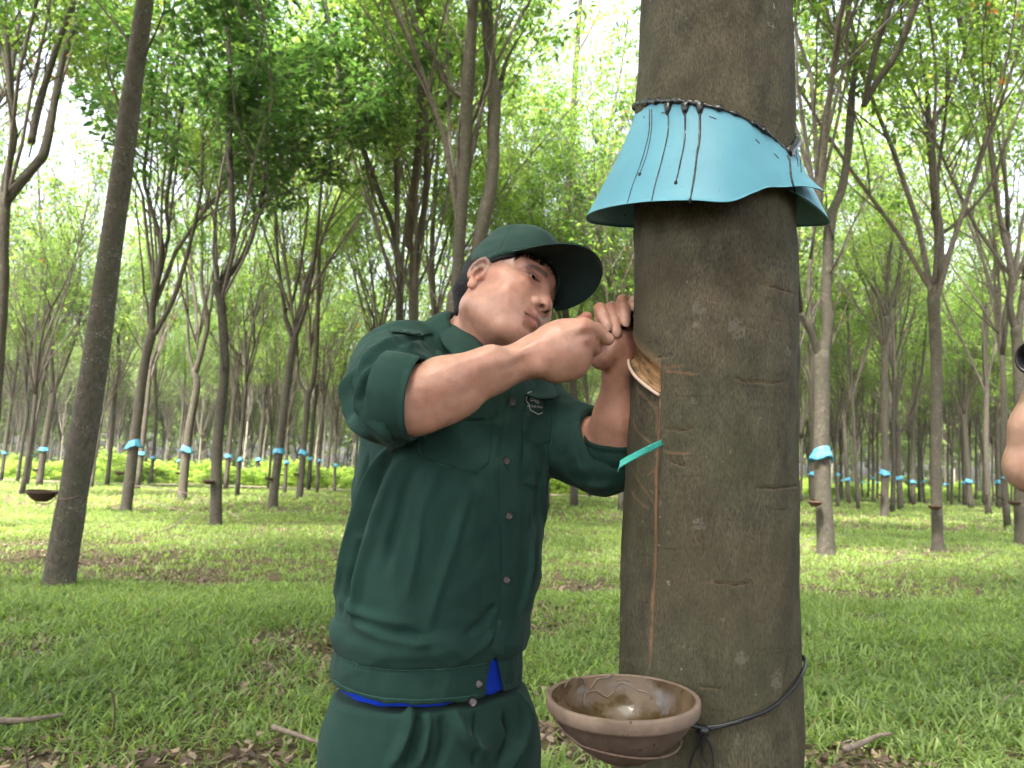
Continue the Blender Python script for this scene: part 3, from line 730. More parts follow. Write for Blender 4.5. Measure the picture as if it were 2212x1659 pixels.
# turned-up cuffs
def cuff(name, cen, ax, r0, r1, L0, L1, parent, seed, sq=1.0, tilt=0.0):
    ax = ax/np.linalg.norm(ax); u = np.cross(ax, [0, 1, .2]); u /= np.linalg.norm(u); v = np.cross(ax, u); n = 96
    a = np.linspace(0, 2*np.pi, n, endpoint=False); prof = [(L0, r0-.003), (L0+.002, r0), (L0*.6+L1*.4, (r0+r1)/2+.002), (L1-.012, r1+.0006), (L1-.009, r1-.0008), (L1-.006, r1+.0006), (L1-.001, r1), (L1+.001, r1-.0015), (L1-.001, r1-.0040), (L1-.02, r1-.0055), (L0+.004, r0-.0085)]
    V = []
    for t, r in prof:
        c = cen+ax*t; w = r+.0024*vnoise(np.stack([np.cos(a)*2.2, np.sin(a)*2.2, np.full(n, t*25+seed)], 1), seed)+.0012*vnoise(np.stack([np.cos(a)*6, np.sin(a)*6, np.full(n, t*20)], 1), seed+3)
        tt = tilt*np.cos(a-.8); V.append(c+ax*tt[:, None]*(t-L0)/(L1-L0)+(np.cos(a)*w)[:, None]*u+(np.sin(a)*w*sq)[:, None]*v)
    V = np.concatenate(V); k = len(prof); i = np.arange(k)[:, None]*n; j = np.arange(n)[None]; i2 = ((np.arange(k)+1) % k)[:, None]*n
    q = np.stack([i+j, i+(j+1) % n, i2+(j+1) % n, i2+j], -1).reshape(-1, 4)
    return mesh_np(name, V, q, M_green, parent)
cuff("cuff", c1, cdir, .0665, .0625, -.052, .006, jacket, 3)
cuff("cuff", fc, fax, .0630, .0600, -.034, .006, jacket, 8)
# shoulder strap
patch("epaulette", [(842, 706), (862, 699), (893, 697), (912, 699), (925, 710), (935, 724), (905, 727), (870, 724), (845, 722)], .0045, M_green, jacket)
# blue undershirt
ts = Sdf((-.40, 1.1, .72), (.25, 1.62, 1.02), .005)
ts.apply((-.4, 1.1, .74), (.25, 1.62, 1.0), TL.fn(grow=-.013, zlo=.74, zhi=.98), .01)
def tcut(X):
    A, Bq, Cq = W(716, 1466, YC-.02), W(900, 1530, YC-.13), W(1080, 1536, YC-.12)
    A2 = W(1139, 1525, YC+.05); n = np.cross(Bq-A, Cq-A); n = n/np.linalg.norm(n); n = n if n[2] < 0 else -n
    return -((X-A.astype(np.float32))@n.astype(np.float32))
ts.apply((-.5, .9, .6), (.4, 1.7, .95), tcut, .004, 'sub')
V, F = ts.mesh(1); V = V+vnormals(V, F)*(.003*fbm(V*30, 21, 2))[:, None]
mesh_np("undershirt", V, F, M_blue, person)
# trousers and boots
Tz = Sdf((-.42, 1.1, .02), (.22, 1.70, .90), .006)
tl = Loft([(718, 1136, 1440), (709, 1142, 1490), (706, 1160, 1545), (705, 1160, 1600), (706, 1157, 1660)], Y=YC, asp=.66)
Tz.apply((-.42, 1.1, .70), (.22, 1.7, .88), tl.fn(zlo=.70, zhi=.87, p=2.2), .02)
hipL, hipR = W(815, 1620, 1.36), W(1045, 1620, 1.45)
for hp, kn, an in ((hipL, (-.20, 1.33, .46), (-.21, 1.37, .09)), (hipR, (-.015, 1.45, .46), (.0, 1.50, .09))):
    Tz.cone(hp, kn, .098, .080, .03); Tz.cone(kn, an, .083, .066, .03)
V, F = Tz.mesh(1); bt = bvh_of(V, F)
V = V+vnormals(V, F)*(.004*fbm(V*np.array([9, 9, 4]), 31, 3))[:, None]
V = folds(V, F, [([(885, 1535), (880, 1580), (845, 1655)], .010, .010), ([(925, 1545), (920, 1590), (905, 1655)], .008, .010), ([(985, 1545), (1000, 1590), (1050, 1625)], .009, .011),
                 ([(905, 1540), (900, 1590), (880, 1650)], -.008, .008), ([(955, 1545), (960, 1600), (945, 1650)], -.007, .010),
                 ([(1120, 1500), (1140, 1560), (1110, 1650)], .006, .012), ([(1090, 1540), (1105, 1590), (1080, 1650)], -.007, .012), ([(1030, 1540), (1027, 1600), (1024, 1650)], -.006, .005)], bt)
trousers = mesh_np("trousers", V, F, M_green, person)
M_boot = simple("rubber_boot", (.02, .02, .02), .45, 60, .3)
for (x, y) in ((-.21, 1.37), (.0, 1.50)):
    b_ = Sdf((x-.10, y-.26, -.02), (x+.12, y+.12, .16), .006)
    b_.cone((x, y+.01, .13), (x, y+.01, .055), .055, .045, .02); b_.cone((x, y+.02, .045), (x+.06, y-.15, .040), .043, .040, .02, sq=((0, 0, 1), .8))
    b_.apply((x-.2, y-.3, -.1), (x+.2, y+.2, .005), lambda X: X[..., 2]-.004, .003, 'sub')
    V, F = b_.mesh(1); mesh_np("boot", V, F, M_boot, person)
# badge on the left breast: outline, three waves, lettering
M_white, *_ = mat("white_thread", (.62, .64, .62), .8)
bp = []
def bl_(pts, r=.0009, closed=False):
    P = np.array([onto(bj, a, b, np.nan) for a, b in pts]); P = P[~np.isnan(P).any(1)]
    P = P-(P-c_o)/np.linalg.norm(P-c_o, axis=1)[:, None]*.0012
    if len(P) > 1: bp.append(tube(P, r, 4))
bl_([(1148, 846), (1141, 848), (1137, 862), (1137, 866), (1143, 874), (1145, 884), (1146, 886), (1163, 895), (1172, 891)], .0009)
for k in range(3): bl_(crom([(1143.5+k*1.5, 857+k*4.2), (1150+k*1.3, 856+k*4.4), (1157+k, 861+k*4.2), (1164, 863+k*3.8)], 4), .0011)
V, F = join(bp)
badge = mesh_np("badge", V, F, M_white, jacket, smooth=False)
cu = bpy.data.curves.new("lettering", 'FONT'); cu.body = "am Rubb Grou"; cu.size = 8.2; cu.extrude = 0
to = bpy.data.objects.new("lettering_tmp", cu); C.objects.link(to); bpy.context.view_layer.update()
me = bpy.data.meshes.new_from_object(to.evaluated_get(bpy.context.evaluated_depsgraph_get())); bpy.data.objects.remove(to)
for v in me.vertices:
    x, y = v.co.x*.66, v.co.y; px, py = 1139.5+x, 878.5+.10*x-y*.9
    P = onto(bj, px, py, 1.35); v.co = Vector(P-(P-c_o)/np.linalg.norm(P-c_o)*.0018-np.array(parent_loc(badge)))
me.materials.append(M_white); me.name = "lettering"
o = bpy.data.objects.new("lettering", me); C.objects.link(o); o.parent = badge
# ================================================================ THE BIG TAPPED TREE
TA = np.array([.333, 1.256])                       # axis at chest height
def axis(z): return TA+np.array([.012*(z-1.25), 0.0])*1.0
def trad(z): return np.interp(z, [0, .15, .4, .8, 1.25, 2.1, 3.2, 4.6], [.190, .165, .150, .1415, .1375, .1300, .122, .112])
t_c = -TA/np.linalg.norm(TA); t_r = np.array([-t_c[1], t_c[0]])        # toward camera, to the right
def tsurf(th, z, out=0.0):
    """point at angle th (radians, 0 = facing camera, + = right), height z, out metres off the bark"""
    th = np.asarray(th, float); z = np.asarray(z, float); r = trad(z)+out
    ax_ = TA[0]+.012*(z-1.25)
    x = ax_+r*(np.cos(th)*t_c[0]+np.sin(th)*t_r[0]); y = TA[1]+r*(np.cos(th)*t_c[1]+np.sin(th)*t_r[1])
    return np.stack(np.broadcast_arrays(x, y, z), -1)
def tpx(px, py, out=0.0):
    """the bark point seen at a photo pixel -> (theta, z)"""
    best = None; zc = W(px, py, 1.2)[2]
    th = np.radians(np.linspace(-95, 95, 381)); Z = zc+np.linspace(-.10, .10, 81)
    TH, ZZ = np.meshgrid(th, Z, indexing='ij'); Q = proj(tsurf(TH, ZZ, out)); e = ((Q-[px, py])**2).sum(-1)
    i = np.unravel_index(e.argmin(), e.shape); return TH[i], ZZ[i]
def zpy(th, py, out):
    lo, hi = .3, 3.2
    for _ in range(30):
        m = (lo+hi)/2
        if proj(tsurf(th, m, out))[1] > py: lo = m
        else: hi = m
    return (lo+hi)/2
tree = empty("rubber_tree", (TA[0], TA[1], 0), "thick brown rubber tree being tapped, with a large turquoise collar around it", "tree")
def bark_material(name="bark", c1=(.040, .035, .024), c2=(.102, .090, .060), green=(.055, .053, .031), red=(.078, .056, .036), scale=1.0, use_tint=False, lich=.66):
    m, N, L, b = mat(name, c1, .88, .2)
    co = coords(N, L, (scale,)*3)
    def noise(sc, det=4, st=(1, 1, 1), rough=.55):
        mp = N.new("ShaderNodeMapping"); mp.inputs["Scale"].default_value = tuple(sc*q for q in st); L.new(co, mp.inputs[0])
        n = nd(N, "ShaderNodeTexNoise", Scale=1.0, Detail=float(det), Roughness=rough); L.new(mp.outputs[0], n.inputs[0]); return n.outputs[0]
    fine = noise(420, 3, (1, 1, .30)); mid = noise(26, 5, (1, 1, .6)); big = noise(5, 4); hor = noise(15, 4, (.5, .5, 7)); sp = noise(60, 5)
    mp = N.new("ShaderNodeMapping"); mp.inputs["Scale"].default_value = (330, 330, 120); L.new(co, mp.inputs[0])
    vo = nd(N, "ShaderNodeTexVoronoi", Scale=1.0, Randomness=1.0); L.new(mp.outputs[0], vo.inputs["Vector"])
    r = ramp(N, [(.30, c1), (.72, c2)]); L.new(fine, r.inputs[0])
    r2 = ramp(N, [(.32, (.62, .62, .62)), (.68, (1.25, 1.25, 1.25))]); L.new(mid, r2.inputs[0])
    c = mixc(N, L, r.outputs[0], r2.outputs[0], 1.0, 'MULTIPLY')
    g = ramp(N, [(.42, (0, 0, 0)), (.66, (.65, .65, .65))]); L.new(big, g.inputs[0]); c = mixc(N, L, c, green, g.outputs[0])
    bg2 = noise(3.1, 3); g2 = ramp(N, [(.50, (0, 0, 0)), (.75, (.5, .5, .5))]); L.new(bg2, g2.inputs[0]); c = mixc(N, L, c, red, g2.outputs[0])
    dk = ramp(N, [(.22, (.45, .45, .45)), (.36, (1, 1, 1))]); L.new(hor, dk.inputs[0]); c = mixc(N, L, c, dk.outputs[0], 1.0, 'MULTIPLY')
    vr = ramp(N, [(.10, (.55, .55, .55)), (.45, (1.1, 1.1, 1.1))]); L.new(vo.outputs["Distance"], vr.inputs[0]); c = mixc(N, L, c, vr.outputs[0], .5, 'MULTIPLY')
    li = ramp(N, [(lich, (0, 0, 0)), (lich+.07, (.75, .75, .75))]); L.new(sp, li.inputs[0])
    lb = noise(7, 2); lbr = ramp(N, [(.5, (0, 0, 0)), (.62, (1, 1, 1))]); L.new(lb, lbr.inputs[0])
    lm_ = mixc(N, L, li.outputs[0], lbr.outputs[0], 1.0, 'MULTIPLY'); c = mixc(N, L, c, (.34, .35, .28), lm_)
    if use_tint:
        a = N.new("ShaderNodeVertexColor"); a.layer_name = "tint"; bmk = N.new("ShaderNodeVertexColor"); bmk.layer_name = "mark"
        sx = N.new("ShaderNodeSeparateColor"); L.new(bmk.outputs[0], sx.inputs[0]); c = mixc(N, L, c, a.outputs[0], sx.outputs[0])
    L.new(c, b.inputs["Base Color"])
    x = bump(N, L, vo.outputs["Distance"], None, .35, .0015/scale); x = bump(N, L, fine, None, .5, .0018/scale, x); bump(N, L, mid, b, .5, .006/scale, x)
    return m
M_bark = bark_material("bark", use_tint=True)
zs = np.concatenate([np.linspace(0, .72, 60), np.arange(.73, 2.16, .0026), np.linspace(2.18, 4.6, 80)]); nth = 360
ths = np.linspace(-np.pi, np.pi, nth, endpoint=False)
TH, ZZ = np.meshgrid(ths, zs); P = tsurf(TH, ZZ)
cyl = np.stack([np.cos(TH), np.sin(TH), ZZ], -1)
disp = .0060*fbm(cyl*np.array([1.3, 1.3, 2.6]), 41, 3)+.0022*fbm(cyl*np.array([3.5, 3.5, 9]), 48, 2)+.0012*fbm(cyl*np.array([7, 7, 22]), 42, 3)+.0022*np.clip(fbm(cyl*np.array([1.5, 1.5, 26]), 43, 2)-.55, 0, 1)
flare = np.clip(.5-ZZ, 0, 1)*.10*np.abs(np.sin(TH*2.5+.6))**1.5; disp = disp+flare
# tapping panel: a half spiral wound rising to the left round the back
thT, zT = tpx(1426, 852); rr_ = .136; arc = -(((TH-thT+np.pi) % (2*np.pi))-np.pi)*rr_; arc2 = (-(TH-thT) % (2*np.pi))*rr_
z_lo = zT+.60*arc2; inside = (arc2 < .40)
hgt = .043+.0*arc2
pan = inside & (ZZ > z_lo) & (ZZ < z_lo+hgt+.004*np.sin(arc2*60))
edge_t = np.clip((z_lo+hgt-ZZ)/.012, 0, 1)*np.clip((ZZ-z_lo)/.002, 0, 1)*np.clip(arc2/.004, 0, 1)
disp = disp-np.where(pan, .0065*edge_t+.0009*np.sin((ZZ-z_lo)/.0042*2*np.pi*.9+2*vnoise(cyl*9, 44))*edge_t, 0)
lip = inside & (ZZ <= z_lo) & (ZZ > z_lo-.010); disp = disp+np.where(lip, .0025*(1-(z_lo-ZZ)/.010), 0)
mark = np.zeros(TH.shape); tint = np.zeros(TH.shape+(3,)); tint[:] = (.3, .16, .08)
pn = fbm(np.stack([arc2*60, (ZZ-z_lo)*520, TH*0], -1), 45, 2)
pc = np.array([.23, .125, .06])*(1+.55*pn)[..., None]+np.array([.26, .19, .11])*np.clip(1-(ZZ-z_lo)/.05, 0, 1)[..., None]*.35
dkm = (vnoise(np.stack([arc2*40, (ZZ-z_lo)*330, TH*0], -1), 46) > .25); pc = np.where(dkm[..., None], pc*.50, pc)
m_ = pan; mark[m_] = .95; tint[m_] = pc[m_]
up_ = inside & (ZZ >= z_lo+hgt) & (ZZ < z_lo+hgt+.02); mark[up_] = .55*(1-((ZZ-z_lo-hgt)[up_])/.02); tint[up_] = (.24, .15, .08)
def stroke(pts, col, w, a=.9, dep=0.0, n=10):
    """a scratch or scar following bark pixels"""
    global disp
    q = np.array([tpx(*p) for p in pts]); q = crom(np.stack([q[:, 0]*rr_, q[:, 1]], 1), n)
    q3 = np.stack([q[:, 0], q[:, 1], q[:, 0]*0], 1); X = np.stack([TH.ravel()*rr_, ZZ.ravel(), TH.ravel()*0], 1)
    lo, hi = q3.min(0)-4*w, q3.max(0)+4*w; m = np.where(((X[:, :2] > lo[:2]) & (X[:, :2] < hi[:2])).all(1))[0]
    d, t = seg_dist(X[m], q3); wv = w*(1+.35*vnoise(X[m]*120, 5)); f = np.clip(1.3-(d/wv)**2, 0, 1)*a*np.clip(np.minimum(t, 1-t)*8+.15, 0, 1)
    mk = mark.ravel(); tt = tint.reshape(-1, 3); g = f > mk[m]; tt[m[g]] = col; mk[m] = np.maximum(mk[m], f)
    mark[:] = mk.reshape(mark.shape); tint[:] = tt.reshape(tint.shape); dd = disp.ravel(); dd[m] += dep*np.exp(-(d/w)**2); disp = dd.reshape(disp.shape)
OR = (.30, .135, .065)
stroke([(1423, 858), (1420, 960), (1416, 1080), (1411, 1250), (1405, 1440)], OR, .0021, .55, -.0022)
stroke([(1421, 860), (1419, 905), (1417, 948)], (.05, .03, .02), .0011, .7, -.002)
stroke([(1424, 858), (1423, 880)], (.5, .3, .2), .002, .6)
stroke([(1436, 803), (1470, 806), (1512, 810)], OR, .0020, .32, .0006); stroke([(1432, 795), (1460, 792), (1480, 789)], OR, .0020, .25)
stroke([(1436, 974), (1458, 979), (1496, 980)], OR, .0020, .32, .0006); stroke([(1412, 1016), (1398, 1028)], OR, .001, .5)
for pts in ([(1369, 828), (1390, 855), (1420, 888)], [(1367, 900), (1378, 930), (1410, 962), (1424, 972)], [(1365, 1010), (1385, 1050), (1415, 1090)], [(1362, 1060), (1380, 1085), (1400, 1100)]):
    stroke(pts, (.24, .14, .08), .0021, .32, .0006)
for pts in ([(1420, 770), (1436, 772), (1452, 768)], [(1532, 648), (1560, 655)], [(1440, 925), (1470, 930), (1500, 925)], [(1642, 1052), (1680, 1056), (1722, 1050)], [(1530, 1253), (1570, 1262), (1620, 1258)],
            [(1640, 610), (1675, 618), (1712, 634)], [(1650, 545), (1690, 560)], [(1510, 1482), (1560, 1488)], [(1630, 1548), (1670, 1545)], [(1590, 820), (1640, 826), (1700, 822)], [(1450, 1000), (1480, 1006)]):
    stroke([(a+3*math.sin(a*1.3), b_+2*math.sin(a*.9)) for a, b_ in crom(np.array(pts, float), 2)], (.022, .017, .013), .0019, .60, -.0018, 3)
for pts in ([(1512, 1135), (1505, 1160), (1520, 1185), (1512, 1205)], [(1425, 545), (1421, 590), (1420, 640)], [(1400, 565), (1404, 640)]): stroke(pts, (.035, .026, .018), .0020, .6, -.0015)
for (x, y, w_) in ((1592, 710, .018), (1510, 665, .014), (1503, 700, .006), (1590, 690, .005), (1512, 1132, .011), (1425, 1085, .005), (1500, 865, .006), (1482, 985, .006), (1580, 975, .005), (1705, 760, .010), (1750-60, 400, .006), (1445, 1150, .004),
                   (1440, 440, .004), (1560, 780, .004), (1640, 900, .004), (1600, 1420, .012), (1680, 1470, .015), (1590, 1610, .006), (1720, 60, .006), (1715, 110, .005), (1560, 1340, .004), (1470, 1290, .003)):
    t0, z0 = tpx(x, y); e = np.exp(-((((TH-t0)*rr_)/w_)**2+((ZZ-z0)/(w_*1.1))**2)); pt = e*(.75+.55*fbm(cyl*np.array([34, 34, 240]), 47, 3))
    g = pt > .45; gg = g & (mark < .6); mark[gg] = .11; tint[gg] = (.36, .37, .32)
disp[(mark < 0)] = 0
V = tsurf(TH, ZZ, disp).reshape(-1, 3); nz = len(zs)
i = np.arange(nz-1)[:, None]*nth; j = np.arange(nth)[None]; q = np.stack([i+j, i+(j+1) % nth, i+nth+(j+1) % nth, i+nth+j], -1).reshape(-1, 4)
mesh_np("trunk", V, q, M_bark, tree, col={"tint": tint.reshape(-1, 3), "mark": np.repeat(mark.reshape(-1, 1), 3, 1)})
# fresh bark edge and wet latex running down the cut
M_latex, N, L, b = mat("latex", (.60, .44, .37), .3)
tl_ = np.linspace(0, .38, 90); thl = thT-tl_/rr_; zl = zT+.60*tl_
Pl = tsurf(thl, zl-.0030, .0030); V, F = tube(Pl, np.interp(tl_, [0, .01, .1, .38], [.0022, .0028, .0028, .002])*(1+.15*vnoise(Pl*90, 3)), 8)
mesh_np("latex_edge", V, F, M_latex, tree)

# ---------------------------------------------------------------- rain guard
M_guard, N, L, b = mat("turquoise_foam", (.10, .40, .45), .55, .35)
co = coords(N, L, (7, 7, 7)); n = nd(N, "ShaderNodeTexNoise", Scale=1.0, Detail=5.0); L.new(co, n.inputs[0])
r = ramp(N, [(.35, (.085, .245, .32)), (.65, (.112, .300, .380))]); L.new(n.outputs[0], r.inputs[0])
co = coords(N, L, (240, 240, 240)); n2 = nd(N, "ShaderNodeTexNoise", Scale=1.0, Detail=2.0); L.new(co, n2.inputs[0])
r2 = ramp(N, [(.24, (.35, .35, .35)), (.30, (1, 1, 1))]); L.new(n2.outputs[0], r2.inputs[0]); L.new(mixc(N, L, r.outputs[0], r2.outputs[0], .6, 'MULTIPLY'), b.inputs["Base Color"])
bump(N, L, n.outputs[0], b, .15, .01)
M_tar, N, L, b = mat("tar", (.008, .008, .009), .16, .6)
co = coords(N, L, (260, 260, 260)); n = nd(N, "ShaderNodeTexNoise", Scale=1.0, Detail=2.0); L.new(co, n.inputs[0]); bump(N, L, n.outputs[0], b, .6, .003)
cols = [(66, 338, 408, .042), (56, 332, 404, .032), (44, 304, 405, .024), (30, 276, 406, .026), (18, 254, 420, .045), (6, 239, 438, .066), (-8, 228, 434, .066), (-24, 221, 435, .068), (-42, 221, 443, .074), (-60, 224, 455, .080), (-78, 229, 468, .083), (-92, 234, 480, .083),
        (-115, 240, 488, .078), (-150, 246, 492, .066), (-190, 262, 492, .056), (-230, 280, 490, .052), (-262, 296, 487, .052), (-276, 303, 474, .050), (-290, 318, 440, .030), (-304, 334, 412, .008)]
cc = []
for d, pt, pb, ro in cols:
    th = R(d); cc.append((th, zpy(th, pt, .002), zpy(th, pb, ro), ro))
cc = np.array(cc); nU, nVv = 220, 30; uu = np.linspace(0, len(cc)-1, nU); cs = crom(cc, 12); cs = np.stack([np.interp(np.linspace(0, 1, nU), np.linspace(0, 1, len(cs)), cs[:, k]) for k in range(4)], 1)
vv = np.linspace(0, 1, nVv)
th, zt_, zb_, ro = [cs[:, k][:, None] for k in range(4)]; vz = vv[None]
over = np.where(th > R(40), .004*np.clip((th-R(40))/.2, 0, 1), 0)
Zg = zt_+(zb_-zt_)*vz; out = .0030+over+ro*(vz**1.35)*(1+0*th); out = out+.0025*vnoise(np.stack([th*3+0*vz, vz*3+0*th, 0*th*vz], -1), 51)*vz
thg = th+R(9)*np.clip((th-R(50))/.28, 0, 1)*vz**1.5*.6
Pg = tsurf(thg+0*vz, Zg, out); Pi = tsurf(thg+0*vz, Zg, out-.0024)
V = np.vstack([Pg.reshape(-1, 3), Pi.reshape(-1, 3)]); o_ = nU*nVv; n_, m_ = nU, nVv
i, j = np.meshgrid(np.arange(n_-1), np.arange(m_-1), indexing='ij'); i = i.ravel(); j = j.ravel(); f = np.stack([i*m_+j, i*m_+j+1, (i+1)*m_+j+1, (i+1)*m_+j], 1)
bd = [(a, 0) for a in range(n_)]+[(n_-1, b_) for b_ in range(1, m_)]+[(a, m_-1) for a in range(n_-2, -1, -1)]+[(0, b_) for b_ in range(m_-2, 0, -1)]
bi = [a*m_+b_ for a, b_ in bd]; rim = [(bi[(k+1) % len(bi)], bi[k], bi[k]+o_, bi[(k+1) % len(bi)]+o_) for k in range(len(bi))]
guard = empty("rain_guard", (TA[0], TA[1], 1.7), "large turquoise foam collar sealed with black tar on the nearest trunk", "rain guard")
mesh_np("foam_sheet", V, [np.vstack([f, f[:, ::-1]+o_, np.array(rim)])], M_guard, guard)
def gpt(px, py):       # a guard point under a pixel
    Q = proj(Pg.reshape(-1, 3)); vis = (cs[:, 0] > -1.7)[:, None].repeat(nVv, 1).ravel(); e = ((Q-[px, py])**2).sum(1)+np.where(vis, 0, 1e6)
    return Pg.reshape(-1, 3)[e.argmin()]
gb = bvh_of(Pg.reshape(-1, 3), f)
tars = []
e0 = tsurf(th[:, 0], zt_[:, 0]+.001, .0035); k = np.arange(nU)
tr = .0033+.0030*np.clip(fbm(e0*110, 61, 3), -.6, 1)+np.where((cs[:, 0] < R(6)), .0018, 0)+np.where(cs[:, 0] < R(-282), .0022, 0)
tars.append(tube(e0, tr, 8))
def drip(pts, r0, r1, blob=0.0):
    P = [onto(gb, a, b_, np.nan) for a, b_ in crom(np.array(pts, float), 10)]; P = np.array(P); P = P[~np.isnan(P).any(1)]
    if len(P) < 3: return
    P = P-(P-c_o)/np.linalg.norm(P-c_o, axis=1)[:, None]*.0005; rr2 = .62*np.linspace(r0, r1, len(P))*(1+.25*vnoise(P*150, 62))
    tars.append(tube(P, rr2, 7))
    if blob: s_, f_ = tube(np.array([P[-1]+[0, 0, .002], P[-1]-[0, 0, .002], P[-1]-[0, 0, .005]]), [blob*.8, blob, blob*.4], 8); tars.append((s_, f_))
drip([(1403, 236), (1401, 290), (1385, 350), (1365, 405), (1349, 461)], .0016, .0012, .002)
drip([(1408, 236), (1407, 280), (1398, 330), (1382, 376)], .0015, .0012, .0028)
drip([(1443, 238), (1443, 285), (1430, 345), (1415, 400), (1405, 447)], .0022, .0016, .002)
drip([(1480, 236), (1479, 300), (1470, 350), (1460, 394)], .0026, .0016, .0030)
drip([(1512, 234), (1511, 300), (1506, 330), (1500, 380), (1491, 432)], .0034, .0022, .003)
drip([(1700, 336), (1706, 350), (1708, 375), (1712, 395), (1716, 410)], .0036, .0022, .002)
drip([(1718, 322), (1722, 345), (1724, 360)], .0016, .0012); drip([(1726, 322), (1729, 350), (1731, 372)], .0018, .0012)
for a in ((1443, 1452, 232), (1480, 1484, 230), (1512, 1508, 230)):
    P = onto(gb, a[0], 238); V_, F_ = tube(np.array([P+[0, 0, .010], P, P-[0, 0, .012]]), [.0075, .0055, .0022], 9); tars.append((V_, F_))
V, F = join(tars); mesh_np("tar_seal", V, F, M_tar, guard)
M_staple = simple("staple", (.05, .06, .06), .4)
for (x0_, y0_, x1_, y1_) in ((1429, 243, 1438, 244), (1532, 251, 1547, 257), (1632, 301, 1641, 310), (1672, 331, 1682, 342), (1391, 250, 1392, 255)):
    P = np.array([onto(gb, x0_, y0_, 1.13), onto(gb, x1_, y1_, 1.13)]); P = P-(P-c_o)/np.linalg.norm(P-c_o, axis=1)[:, None]*.0004
    V, F = tube(P, .0010, 6); mesh_np("staple", V, F, M_staple, guard)

# ---------------------------------------------------------------- spout
M_spout, N, L, b = mat("turquoise_enamel", (.04, .32, .27), .35)
sp = empty("spout", W(1385, 985, 1.12), "narrow turquoise metal spout driven into the trunk below the cut", "spout")
a0, a1, a2 = tsurf(tpx(1428, 955)[0], tpx(1428, 955)[1], -.01), W(1385, 982, 1.105), W(1342, 1006, 1.085)
Pp = crom([a0, a1, a2, a2+np.array([-.004, -.002, -.006])], 8); wd = np.array([.22, .62, .50]); wd /= np.linalg.norm(wd)
rows = []
for p_, k in zip(Pp, np.linspace(0, 1, len(Pp))):
    for s_ in np.linspace(-1, 1, 7): rows.append(p_+wd*s_*.0095*(.75+.25*k)+np.array([0, 0, 1])*(.0045*s_*s_))
V = np.array(rows); n_, m_ = len(Pp), 7; V = np.vstack([V, V-np.array([0, 0, .0016])]); o_ = n_*m_
i, j = np.meshgrid(np.arange(n_-1), np.arange(m_-1), indexing='ij'); i = i.ravel(); j = j.ravel(); f = np.stack([i*m_+j, (i+1)*m_+j, (i+1)*m_+j+1, i*m_+j+1], 1)
bd = [(a, 0) for a in range(n_)]+[(n_-1, b_) for b_ in range(1, m_)]+[(a, m_-1) for a in range(n_-2, -1, -1)]+[(0, b_) for b_ in range(m_-2, 0, -1)]
bi = [a*m_+b_ for a, b_ in bd]; rim = [(bi[(k+1) % len(bi)], bi[k], bi[k]+o_, bi[(k+1) % len(bi)]+o_) for k in range(len(bi))]
mesh_np("spout_channel", V, [np.vstack([f, f[:, ::-1]+o_, np.array(rim)])], M_spout, sp)

# ---------------------------------------------------------------- collecting bowl
def clay(name, col, dark, thr=.66):
    m, N, L, b = mat(name, col, .8, .25)
    co = coords(N, L, (1, 1, 1)); n = nd(N, "ShaderNodeTexNoise", Scale=60.0, Detail=5.0); L.new(co, n.inputs[0]); n2 = nd(N, "ShaderNodeTexNoise", Scale=85.0, Detail=3.0); L.new(co, n2.inputs[0])
    n3 = nd(N, "ShaderNodeTexNoise", Scale=9.0, Detail=3.0); L.new(co, n3.inputs[0])
    r = ramp(N, [(.3, tuple(c*.8 for c in col)), (.7, tuple(c*1.2 for c in col))]); L.new(n.outputs[0], r.inputs[0])
    r3 = ramp(N, [(.35, (.75, .72, .70)), (.65, (1.1, 1.1, 1.1))]); L.new(n3.outputs[0], r3.inputs[0]); c = mixc(N, L, r.outputs[0], r3.outputs[0], 1., 'MULTIPLY')
    r2 = ramp(N, [(thr, (0, 0, 0)), (thr+.03, (1, 1, 1))]); L.new(n2.outputs[0], r2.inputs[0])
    L.new(mixc(N, L, c, dark, r2.outputs[0]), b.inputs["Base Color"]); bump(N, L, n.outputs[0], b, .3, .002); return m
M_clay = clay("bowl_clay", (.100, .070, .053), (.02, .014, .01)); M_rim = clay("bowl_rim_clay", (.185, .135, .105), (.03, .02, .015), .68)
M_glaze, N, L, b = mat("bowl_glaze", (.16, .085, .035), .2, .5)
co = coords(N, L, (22, 22, 22)); n = nd(N, "ShaderNodeTexNoise", Scale=1.0, Detail=5.0); L.new(co, n.inputs[0])
r = ramp(N, [(.30, (.042, .024, .012)), (.55, (.105, .066, .032)), (.75, (.15, .10, .055))]); L.new(n.outputs[0], r.inputs[0]); L.new(r.outputs[0], b.inputs["Base Color"])
r = ramp(N, [(.42, (.13, .13, .13)), (.56, (.50, .50, .50))]); L.new(n.outputs[0], r.inputs[0]); L.new(r.outputs[0], b.inputs["Roughness"])
co = coords(N, L, (70, 70, 70)); n = nd(N, "ShaderNodeTexNoise", Scale=1.0, Detail=4.0); L.new(co, n.inputs[0]); bump(N, L, n.outputs[0], b, .18, .004)
bc = W(1345, 1502, 1.072); BR = .1035
bowl = empty("latex_bowl", bc-np.array([0, 0, .05]), "large brown clay latex bowl wired to the nearest trunk", "bowl")
tilt = np.array(Matrix.Rotation(R(1.5), 3, 'X'))@np.array(Matrix.Rotation(R(-1.5), 3, 'Y'))
